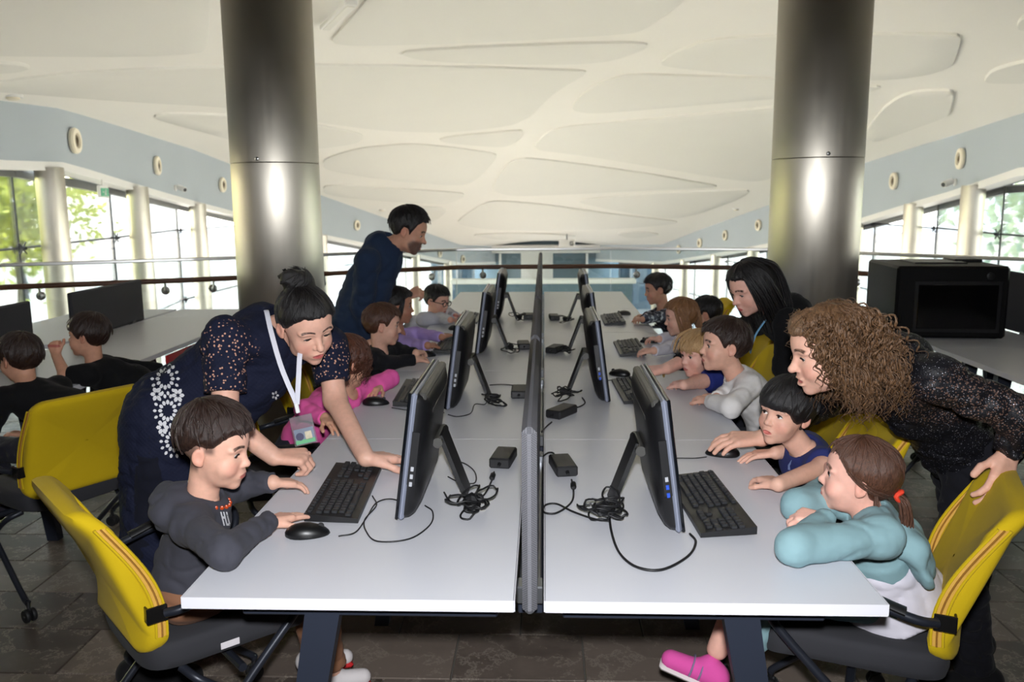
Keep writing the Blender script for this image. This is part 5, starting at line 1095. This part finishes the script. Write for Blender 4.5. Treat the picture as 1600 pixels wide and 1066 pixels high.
P = Person('woman in a navy lace dress with lanyard and black bun, leaning over a boy', sk, .222, False, fem=True, head=hd, yaw=138, pitch=-25, roll=9, neck=nk, group=GA, eye_open=.45, mouth=.35, neck_r=.2)
pel = at(268, 665, Y=.99)
legs = [(pel+V(.0, -.09, -.05), V(-1.22, .88, .48), V(-1.27, .86, .08), (1, 0, 0)), (pel+V(0, .09, -.05), V(-1.20, 1.08, .48), V(-1.24, 1.1, .08), (1, .1, 0))]
F = frame(95); hemp = pel+V(-.03, .0, -.48)
figure(P, 95, pel, [(at(352, 655, Y=.72), at(428, 714, Z=.813), at(502, 716, Z=.80), dict(curl=(55, 65, 40), up=(0, -.3, 1), thumb=-1)), (at(524, 625, Y=1.06), at(572, 716, Z=.795), at(632, 716, Z=.765), dict(curl=(2, 4, 4), up=(0, 0, 1), spread=9, thumb=1))],
       knit, sleeve_t=.22, sh=(shN, shF), pants=cm('navy_leggings', (18, 20, 32)), legs=legs, shoes=cm('shoe_black', (20, 20, 22)), seat=False, top_name='dress', torso_r=(.145, .13), belly=.17, neckline=1.6, wrk=.008, sole=M['rubber'],
       long_hem=[cap(pel, hemp, .175, .19, .05, wr=.01, flat=(F[:, 1], .85), cut=True), cap(pel+(nk-pel)*.55-Z3*.05, pel+(nk-pel)*.8-Z3*.06, .13, .11, .06, wr=.008)])
P.build_body((0, -20)); a = P.c, P.R, P.H
BK = [(-.62, -.36), (-.25, -.34), (-.17, -.22), (-.13, .02), (.0, .04), (.1, .1), (.18, .2), (.27, .29), (.5, .31)]
bun = ell(P.W((0, -.36, .52)), np.array([.22, .2, .17])*P.H, .02, R=P.R, wr=.012)
P.hair(HM['black'], [hair_cap(*a, BK, thick=.04, h=.0045, lump=.012, extra=[bun]), hair_locks(*a, BK, 260, thick=.044, rad=.012, seed=31, whorl=(0, -.32)), strands(*a, [[(.15*math.cos(t), -.36+.15*math.sin(t), .45), (.22*math.cos(t+1), -.36+.2*math.sin(t+1), .56), (.12*math.cos(t+2), -.36+.12*math.sin(t+2), .68)] for t in np.linspace(0, 6.28, 9)], 60, .02, .02, 33)])
dress = kid(P.root, 'dress')
def petals(o, c0, r0, n_, sz):
    shp = []
    for k in range(n_):
        t = 2*math.pi*k/n_; u = (math.cos(t), math.sin(t)); v = (-u[1], u[0]); shp.append([(c0[0]+u[0]*(r0+sz*f)+v[0]*g*sz*.36, c0[1]+u[1]*(r0+sz*f)*1.15+v[1]*g*sz*.36) for f, g in ((0, 0), (.3, 1), (.75, 1), (1.05, 0), (.75, -1), (.3, -1))])
    return shp
shp = []
for cx, cy_ in ((258, 592), (262, 642), (272, 690)):
    shp += petals(dress, (cx, cy_), 8, 12, 7)+petals(dress, (cx, cy_), 17, 14, 6)
for cx, cy_ in ((262, 566), (245, 616), (278, 618), (254, 668)): shp += petals(dress, (cx, cy_), 2, 6, 8)
patch(dress, 'lace_flowers', 0, 0, shp, WP, .003)
patch(dress, 'lace_sprig', 0, 0, sum([petals(dress, (430+3*k % 7, 618+k*11), 1.5, 5, 4.5) for k in range(6)], []), WP, .003)
m = Mat('lanyard_ribbon'); m.color(lin((214, 214, 224))); m.set(Roughness=.7); M['ribbon'] = m.m
n1, n2, cl = at(424, 476, Y=.93), at(468, 560, Y=.83), at(464, 632, Y=.80)
for pts in ([at(417, 505, Y=.985), at(416, 485, Y=.93), at(424, 520, Y=.86), at(440, 575, Y=.815), cl], [at(470, 545, Y=.87), at(468, 560, Y=.84), at(466, 600, Y=.81), cl]):
    c = curve(pts, 24); MB().tube(c, .0075, 6, flat=.18).obj('lanyard', M['ribbon'], P.root)
badge = at(474, 672, Y=.79); ux = nrm(RT*.95-Z3*-.22+FW*.1); uz = nrm(np.cross(ux, -FW)*1); uz = nrm(np.cross(-FW, ux)); Rb = np.stack([ux, np.cross(uz, ux), uz], 1)
MB().box(cl+V(0, 0, -.012), (.012, .01, .03), R=Rb, bev=.002).obj('badge_clip', M['white'], P.root)
bd = MB().box(badge, (.068, .002, .088), R=Rb, bev=.0006).obj('badge_pouch', glassmat('clear_plastic', (.8, .8, .8), .25, .16), P.root)
cen = badge-Rb[:, 2]*.018
MB().box(cen, (.058, .0012, .046), R=Rb).obj('badge_card', plain('badge_card', (150, 166, 196), .5, vary=.1, scale=40), bd); MB().box(cen-Rb[:, 2]*.016+FW*-.001, (.058, .0012, .012), R=Rb).obj('green_strip', plain('badge_green', (96, 170, 120), .5), bd)
MB().lathe(cen-FW*.0012-Rb[:, 0]*.014, [(.0, 0), (.012, 0), (.012, .0006), (0, .0008)], -FW, 16).obj('emblem', plain('badge_emblem', (70, 70, 96), .6), bd); MB().box(cen+Rb[:, 0]*.012-FW*.001, (.02, .0012, .024), R=Rb).obj('badge_photo', plain('badge_photo', (196, 186, 160), .5, vary=.3, scale=90), bd)

# 6 bending man
sk = skin_mat('skin_man', SK['tan'], brow=(24, 18, 16), beard=.85, lips=(150, 86, 78))
denim = cm('denim', (36, 50, 74), weave=500)
hd = at(640, 362, Y=2.92); nk = at(606, 387, Y=2.94)
P = Person('man in a dark denim shirt with short beard, bending over the children by the pillar', sk, .226, False, head=hd, yaw=90, pitch=-20, neck=nk, group=GA, near=False, neck_r=.215, mouth=.3, eye_open=.6)
pel = at(537, 545, Y=2.95); legs = [(pel+V(-.02, -.08, -.03), V(-1.16, 2.85, .46), V(-1.18, 2.85, .08), (1, 0, 0)), (pel+V(-.02, .06, -.03), V(-1.15, 2.97, .46), V(-1.17, 2.97, .08), (1, 0, 0))]
figure(P, 92, pel, [(at(566, 480, Y=2.80), at(574, 530, Y=2.86), at(580, 560, Y=2.88), dict()), (at(606, 472, Y=3.36), at(632, 465, Y=3.40), at(659, 453, Y=3.42), dict(curl=(50, 60, 30), up=(0, -.6, .8), thumb=-1))],
       denim, sh=(at(574, 408, Y=2.74), at(598, 404, Y=3.20)), pants=cm('dark_jeans', (26, 28, 38)), legs=legs, shoes=cm('shoe_black', (20, 20, 22)), seat=False, top_name='shirt', torso_r=(.155, .14), belly=.155, sleeve_t=.95, wrk=.008, sole=M['rubber'], neckline=1.05)
P.build_body((0, -20)); a = P.c, P.R, P.H
MN = [(-.62, -.22), (-.25, -.2), (-.16, -.08), (-.12, .08), (.0, .08), (.06, -.06), (.11, .06), (.18, .24), (.26, .33), (.5, .33)]
P.hair(HM['black'], [hair_cap(*a, MN, thick=.045, top=.07, h=.0055, lump=.03), hair_locks(*a, MN, 220, thick=.055, top=.07, rad=.02, seed=41, whorl=(0, -.4), lift=.06)])
P.cloth('collar', [cap(P.neck+V(-.05, -.06, .0), P.neck+V(.06, -.05, -.01), .026, .016, .01), cap(P.neck+V(-.05, .06, .0), P.neck+V(.06, .05, -.01), .026, .016, .01), cap(P.neck+V(-.055, -.06, .0), P.neck+V(-.055, .06, .01), .03, .03, .01)], denim)

# 7 black-haired woman
sk = skin_mat('skin_black_hair', SK['pink'], brow=(20, 16, 16), lips=(178, 52, 60))
blk = cm('black_knit', (16, 16, 18))
hd = at(1172, 450, Y=2.06); nk = at(1218, 490, Y=2.14)
P = Person('woman with long straight black hair and red lips leaning in on the right', sk, .222, False, fem=True, head=hd, yaw=-112, pitch=-24, neck=nk, group=GA, near=False, eye_open=.5, neck_r=.19)
pel = at(1318, 590, Y=2.42); legs = [(pel+V(.02, .09, -.03), V(1.28, 2.5, .46), V(1.30, 2.52, .08), (-1, 0, 0)), (pel+V(.02, -.09, -.03), V(1.27, 2.3, .46), V(1.3, 2.28, .08), (-1, 0, 0))]
figure(P, -100, pel, [(at(1105, 545, Y=2.3), at(1042, 576, Z=.81), at(985, 586, Z=.787), dict(curl=(15, 22, 18), up=(0, -.2, 1))), (at(1225, 575, Y=2.0), at(1240, 625, Y=2.1), at(1238, 650, Y=2.1), dict())],
       blk, sh=(at(1190, 500, Y=2.34), at(1232, 505, Y=1.98)), pants=cm('black_trousers', (20, 20, 26)), legs=legs, shoes=cm('shoe_black', (20, 20, 22)), seat=False, top_name='sweater', torso_r=(.13, .12), belly=.14, sleeve_t=.72, wrk=.006, sole=M['rubber'])
P.build_body((0, -15)); a = P.c, P.R, P.H
LG = [(-.62, -.5), (-.2, -.5), (-.1, -.3), (-.02, -.05), (.06, .08), (.14, .2), (.24, .3), (.5, .33)]
gd = [[(s*.05, .05, .53), (s*.32, .1+y, .3), (s*.43, .06+y, -.1), (s*.42, .0+y, -.55), (s*.38, -.02+y, -1.0-.1*abs(y))] for s in (1, -1) for y in (.06, -.05, -.16, -.28)]+[[(x, -.3, .48), (x*1.3, -.52, .2), (x*1.4, -.56, -.3), (x*1.4, -.5, -.85)] for x in (-.2, 0, .2)]
P.hair(HM['black'], [hair_cap(*a, LG, thick=.07, h=.0058, lump=.015), strands(*a, gd, 260, .028, .045, 51, m=14), hair_locks(*a, LG, 120, thick=.075, rad=.016, seed=52, whorl=(0, .1))])
MB().tube([at(1037, 579, Z=.797)+V(.0, .03*math.cos(t), .03*math.sin(t)) for t in np.linspace(0, 6.28, 18)], .003, 6).obj('gold_bracelet', bpy.data.materials['gold'], P.root)
MB().tube(curve([at(1196, 500, Y=1.98), at(1180, 525, Y=1.97), at(1172, 552, Y=1.98)], 12), .008, 6, flat=.2).obj('blue_lanyard', plain('blue_ribbon', (120, 176, 214), .7), P.root)

# ---- the other children
def simple_kid(label, skin, hdpx, nkpx, Y, yaw, pitch, byaw, pel, arms, top, hairm, line, seed, H=.198, roll=0., sleeve_t=1., hood=False, near=False, thick=.06, locks=220, sh=None, top_name='sweatshirt', pants=(40, 40, 50), rad=.018, look=(0, -10), sho=True, whorl=(0, -.25), fem=False, sw=.1, extra_hair=None, thigh=.29, **face):
    P = Person(label, skin, H, True, fem=fem, head=at(*hdpx, Y=Y), yaw=yaw, pitch=pitch, roll=roll, neck=at(*nkpx, Y=Y+.02), group=G, near=near, **face); pel = np.asarray(pel, float)
    figure(P, byaw, pel, arms, top, sleeve_t=sleeve_t, sh=sh, sw=sw, hood=hood, pants=cm('t%d_%d_%d' % pants, pants), legs=sit_legs(pel, byaw, thigh=thigh), shoes=cm('shoe_dark', (46, 44, 52)) if sho else None, top_name=top_name)
    P.build_body(look); a = P.c, P.R, P.H; ch = [hair_cap(*a, line, thick=thick, h=.0042 if near else .0055, lump=.035, seed=seed, taper=.6), hair_locks(*a, line, locks, thick=thick+.012, rad=rad, seed=seed, whorl=whorl, lift=.02)]
    if extra_hair: ch += extra_hair(a)
    P.hair(hairm, ch); return P
S1 = {k: skin_mat('skin_'+k, v) for k, v in SK.items()}
# dark-haired boy in white sweatshirt
P = simple_kid('dark-haired boy in a white sweatshirt looking left at the second right desk', skin_mat('skin_boy_white', SK['fair'], brow=(24, 18, 16)), (1129, 540), (1150, 588), 1.66, -96, 2, -90, V(1.0, 1.82, .542), [(at(1165, 610, Y=1.92), at(1120, 622, Z=.785), at(1088, 616, Z=.775), dict(curl=(15, 30, 20))), (at(1142, 636, Z=.79), at(1108, 626, Z=.78), at(1074, 615, Z=.767), dict(curl=(15, 35, 25)))],
    cm('white_fleece', (224, 220, 218), vary=.05), HM['dark'], SHORT, 61, H=.202, near=True, sh=(at(1152, 594, Y=1.83), at(1170, 604, Y=1.6)), thick=.07, locks=300, rad=.02)
patch(kid(P.root, 'sweatshirt'), 'chest_emblem', 1118, 592, [[(0, 0), (5, -4), (7, 2), (4, 11), (0, 9)]], plain('green_print', (30, 96, 100), .8))
# blond child
def blond_fringe(a): return [strands(*a, [[(x, .0, .55), (x*1.3, .3, .42), (x*1.5, .42, .2), (x*1.5, .42, .1)] for x in (-.2, -.08, .06, .2)], 40, .016, .03, 72)]
P = simple_kid('blond child in navy and red between the white-clad boy and the desk', skin_mat('skin_blond', SK['pink'], brow=(150, 110, 76)), (1090, 553), (1104, 592), 2.10, -118, -6, -95, V(.90, 2.33, .542), [(at(1100, 604, Y=2.22), at(1078, 600, Z=.77), at(1060, 596, Z=.765), dict(curl=(5, 10, 8))), (at(1096, 608, Y=2.0), at(1068, 602, Z=.78), at(1050, 596, Z=.77), dict())],
    cm('royal_navy', (34, 44, 110)), HM['blond'], FRINGE, 71, H=.196, thigh=.34, thick=.055, locks=260, extra_hair=blond_fringe, sleeve_t=.3, top_name='t_shirt')
MB().tube([P.neck+V(-.045+.01*math.cos(t), .05*math.sin(t), -.005+.012*math.cos(t)) for t in np.linspace(-1.6, 1.6, 10)], .011, 8).obj('red_collar', M['redpanel'], P.root)
# girl with brown hair in white sleeves
def girl_long(s0, L=-.75):
    def f(a): return [strands(*a, [[(s*.1, .05, .5), (s*.36, .08+y, .25), (s*.42, .02+y, -.15), (s*.4, -.05+y, -.5), (s*.36, -.1+y, L)] for s in (1, -1) for y in (.05, -.08, -.2)]+[[(x, -.3, .45), (x*1.3, -.52, .1), (x*1.3, -.5, -.4), (x*1.2, -.45, L)] for x in (-.18, 0, .18)], 130, .024, .035, s0, m=12)]
    return f
GH = [(-.62, -.45), (-.2, -.42), (-.12, -.2), (-.05, .02), (.06, .08), (.14, .18), (.24, .28), (.5, .3)]
simple_kid('girl with loose brown hair in white sleeves, third seat of the right row', S1['fair'], (1062, 496), (1074, 536), 2.98, -88, -8, -90, V(1.0, 3.15, .542), [(at(1070, 535, Y=3.25), at(1030, 530, Z=.785), at(1000, 528, Z=.775), dict(curl=(20, 30, 20))), (at(1062, 556, Y=2.86), at(1022, 548, Z=.785), at(992, 546, Z=.775), dict(curl=(20, 35, 25)))],
    cm('white_cotton', (208, 204, 214)), HM['light'], GH, 81, H=.195, fem=True, extra_hair=girl_long(82), top_name='top')
# half-hidden dark-haired child
simple_kid('dark-haired child half hidden behind the brown-haired girl', S1['tan'], (1102, 490), (1108, 525), 3.62, -70, -8, -88, V(1.02, 3.77, .542), [(at(1100, 545, Y=3.85), at(1080, 542, Y=3.85), at(1070, 540, Y=3.85), dict()), (at(1092, 545, Y=3.5), at(1070, 540, Y=3.5), at(1060, 538, Y=3.5), dict())], cm('dark_green', (40, 52, 50)), HM['black'], SHORT, 91)
# boy in camouflage
m = Mat('camouflage'); n = m.noise(22, 3); n2 = m.noise(40, 2); m.color(m.mix((n2).step(.56, .6), m.mix(n.step(.5, .54), lin((30, 32, 44)), lin((74, 78, 92))), lin((176, 180, 190)))); m.set(Roughness=.9); camo = m.m
simple_kid('boy in a dark camouflage top at the fourth right desk', S1['tan'], (1026, 452), (1036, 486), 4.1, -94, -10, -88, V(1.0, 4.36, .542), [(at(1040, 492, Y=4.38), at(1010, 494, Z=.785), at(985, 494, Z=.775), dict()), (at(1028, 506, Y=4.0), at(1004, 499, Z=.785), at(982, 494, Z=.772), dict(curl=(20, 35, 20)))], camo, HM['black'], SHORT, 101)
# child in pink with curly hair, seen from behind
CUR = [(-.62, -.46), (-.1, -.46), (.05, -.4), (.13, -.25), (.2, .0), (.28, .16), (.5, .2)]
def curls(a): return [strands(*a, [[(x*.5, y*.5-.05, .5), (x, y, .25), (x*1.15, y*1.1, -.1), (x*1.05, y*1.02, -.42)] for t in np.linspace(.7, 5.6, 13) for x, y in ((.37*math.sin(t), .46*math.cos(t)-.06),)], 230, .014, .03, 112, curl=(.03, 5), m=30, sides=4)]
P = simple_kid('child in a bright pink sweatshirt with short curly auburn hair, facing away', S1['tan'], (545, 566), (540, 622), 1.66, 48, -12, 82, V(-1.0, 1.76, .542), [(V(-.87, 1.43, .745), V(-.765, 1.32, .782), V(-.70, 1.25, .768), dict(curl=(10, 20, 15))), (at(606, 596, Z=.80)+V(0, .06, 0), at(592, 603, Z=.785), at(560, 626, Z=.77), dict(curl=(15, 20, 15), up=(0, -.2, 1), thumb=-1))],
    cm('hot_pink', (232, 96, 166), vary=.08), HM['auburn'], CUR, 111, near=True, thick=.07, extra_hair=curls, sh=(at(510, 640, Y=1.56), at(568, 626, Y=1.80)), hood=True)
# boy in black
simple_kid('brown-haired boy in a black top, third in the left row', S1['fair'], (600, 508), (594, 552), 2.5, 78, -6, 86, V(-.98, 2.54, .542), [(at(604, 578, Y=2.36), at(648, 562, Z=.79), at(684, 552, Z=.775), dict(curl=(10, 25, 20))), (at(620, 560, Y=2.75), at(650, 552, Z=.79), at(676, 546, Z=.775), dict())], cm('black_cotton', (24, 24, 28)), HM['brown'], SHORT, 121, sh=(at(584, 562, Y=2.40), at(594, 560, Y=2.62)), locks=260, thigh=.26)
# girl in lilac
def bunhair(a): return [strands(*a, [[(s*.1, .1, .5), (s*.37, .12, .2), (s*.4, .06, -.1), (s*.37, .0, -.4)] for s in (1, -1)]+[[(0, -.45, .1), (.05, -.6, .0), (.08, -.62, -.3)]], 60, .022, .03, 132)]
simple_kid('dark-haired girl in a lilac fleece resting both hands at the keyboard', S1['brown'], (623, 478), (622, 522), 3.10, 82, -4, 86, V(-.97, 3.36, .542), [(at(640, 545, Y=2.9), at(668, 540, Z=.80), at(696, 530, Z=.785), dict(curl=(15, 25, 20))), (at(650, 530, Y=3.3), at(690, 527, Z=.79), at(714, 519, Z=.80), dict(curl=(8, 10, 10)))], cm('lilac', (172, 148, 206), vary=.06), HM['black'], GH, 131, fem=True, extra_hair=bunhair, sh=(at(610, 532, Y=2.97), at(626, 526, Y=3.20)))
# boy with glasses
P = simple_kid('boy with dark-rimmed glasses in a pale grey top, farthest in the left row', S1['fair'], (684, 470), (676, 502), 4.06, 118, -14, 92, V(-.96, 4.28, .542), [(at(690, 510, Y=3.95), at(704, 500, Z=.80), at(722, 492, Z=.785), dict()), (at(694, 500, Y=4.4), at(712, 494, Z=.79), at(726, 490, Z=.78), dict())], cm('pale_grey', (188, 188, 196), vary=.05), HM['black'], SHORT, 141, sh=(at(662, 508, Y=3.95), at(688, 503, Y=4.15)))
g = MB()
for s in (-1, 1):
    g.tube([P.W((s*.145+.1*math.cos(t), .40, .0+.085*math.sin(t))) for t in np.linspace(0, 6.28, 18)], .0028, 6); g.tube([P.W((s*.245, .39, .02)), P.W((s*.37, .15, .03)), P.W((s*.37, -.08, .02))], .0026, 6)
g.tube([P.W((-.05, .405, .01)), P.W((.05, .405, .01))], .0026, 6); g.obj('glasses', M['plastic'], P.root)
# two boys at the left side table
blk2 = cm('black_tee', (18, 18, 20))
P = simple_kid('smiling boy in a black T-shirt raising his fist at the left table', S1['tan'], (136, 524), (148, 578), 2.2, -92, 2, -85, V(-1.86, 2.42, .542), [(V(-1.88, 2.58, .68), V(-1.98, 2.50, .585), V(-2.03, 2.44, .575), dict()), (at(104, 606, Y=2.12), at(88, 556, Y=2.2), at(80, 525, Y=2.22), dict(curl=(75, 80, 50), up=(0, -.8, .2), thumb=1))], blk2, HM['dark'], FRINGE, 151, sleeve_t=.35, smile=1., mouth=.3, sh=(at(160, 594, Y=2.36), at(138, 594, Y=2.12)), top_name='t_shirt')
MB().tube([P.neck+V(.0, 0, .0)+frame(-85)[:, 0]*.05*math.cos(t)+frame(-85)[:, 1]*.052*math.sin(t)+Z3*(-.006-.012*math.sin(t)) for t in np.linspace(0, 6.28, 24)], .003, 5).obj('collar_stripe', WP, P.root)
P = simple_kid('boy in a black T-shirt at the left picture edge, seen from behind', S1['tan'], (30, 560), (42, 608), 1.72, -68, -4, -65, V(-2.02, 1.74, .542), [(at(75, 690, Y=1.85), at(40, 680, Y=2.0), at(10, 676, Y=2.0), dict()), (at(-30, 690, Y=1.5), at(-40, 670, Y=1.75), at(-50, 650, Y=1.8), dict())], blk2, HM['dark'], SHORT, 161, sleeve_t=.35, sw=.125, top_name='t_shirt')
patch(kid(P.root, 't_shirt'), 'shirt_print', 4, 684, [[(-4, -8), (8, -14), (12, 0), (6, 12), (-4, 14)]], plain('blue_print', (60, 76, 170), .8))
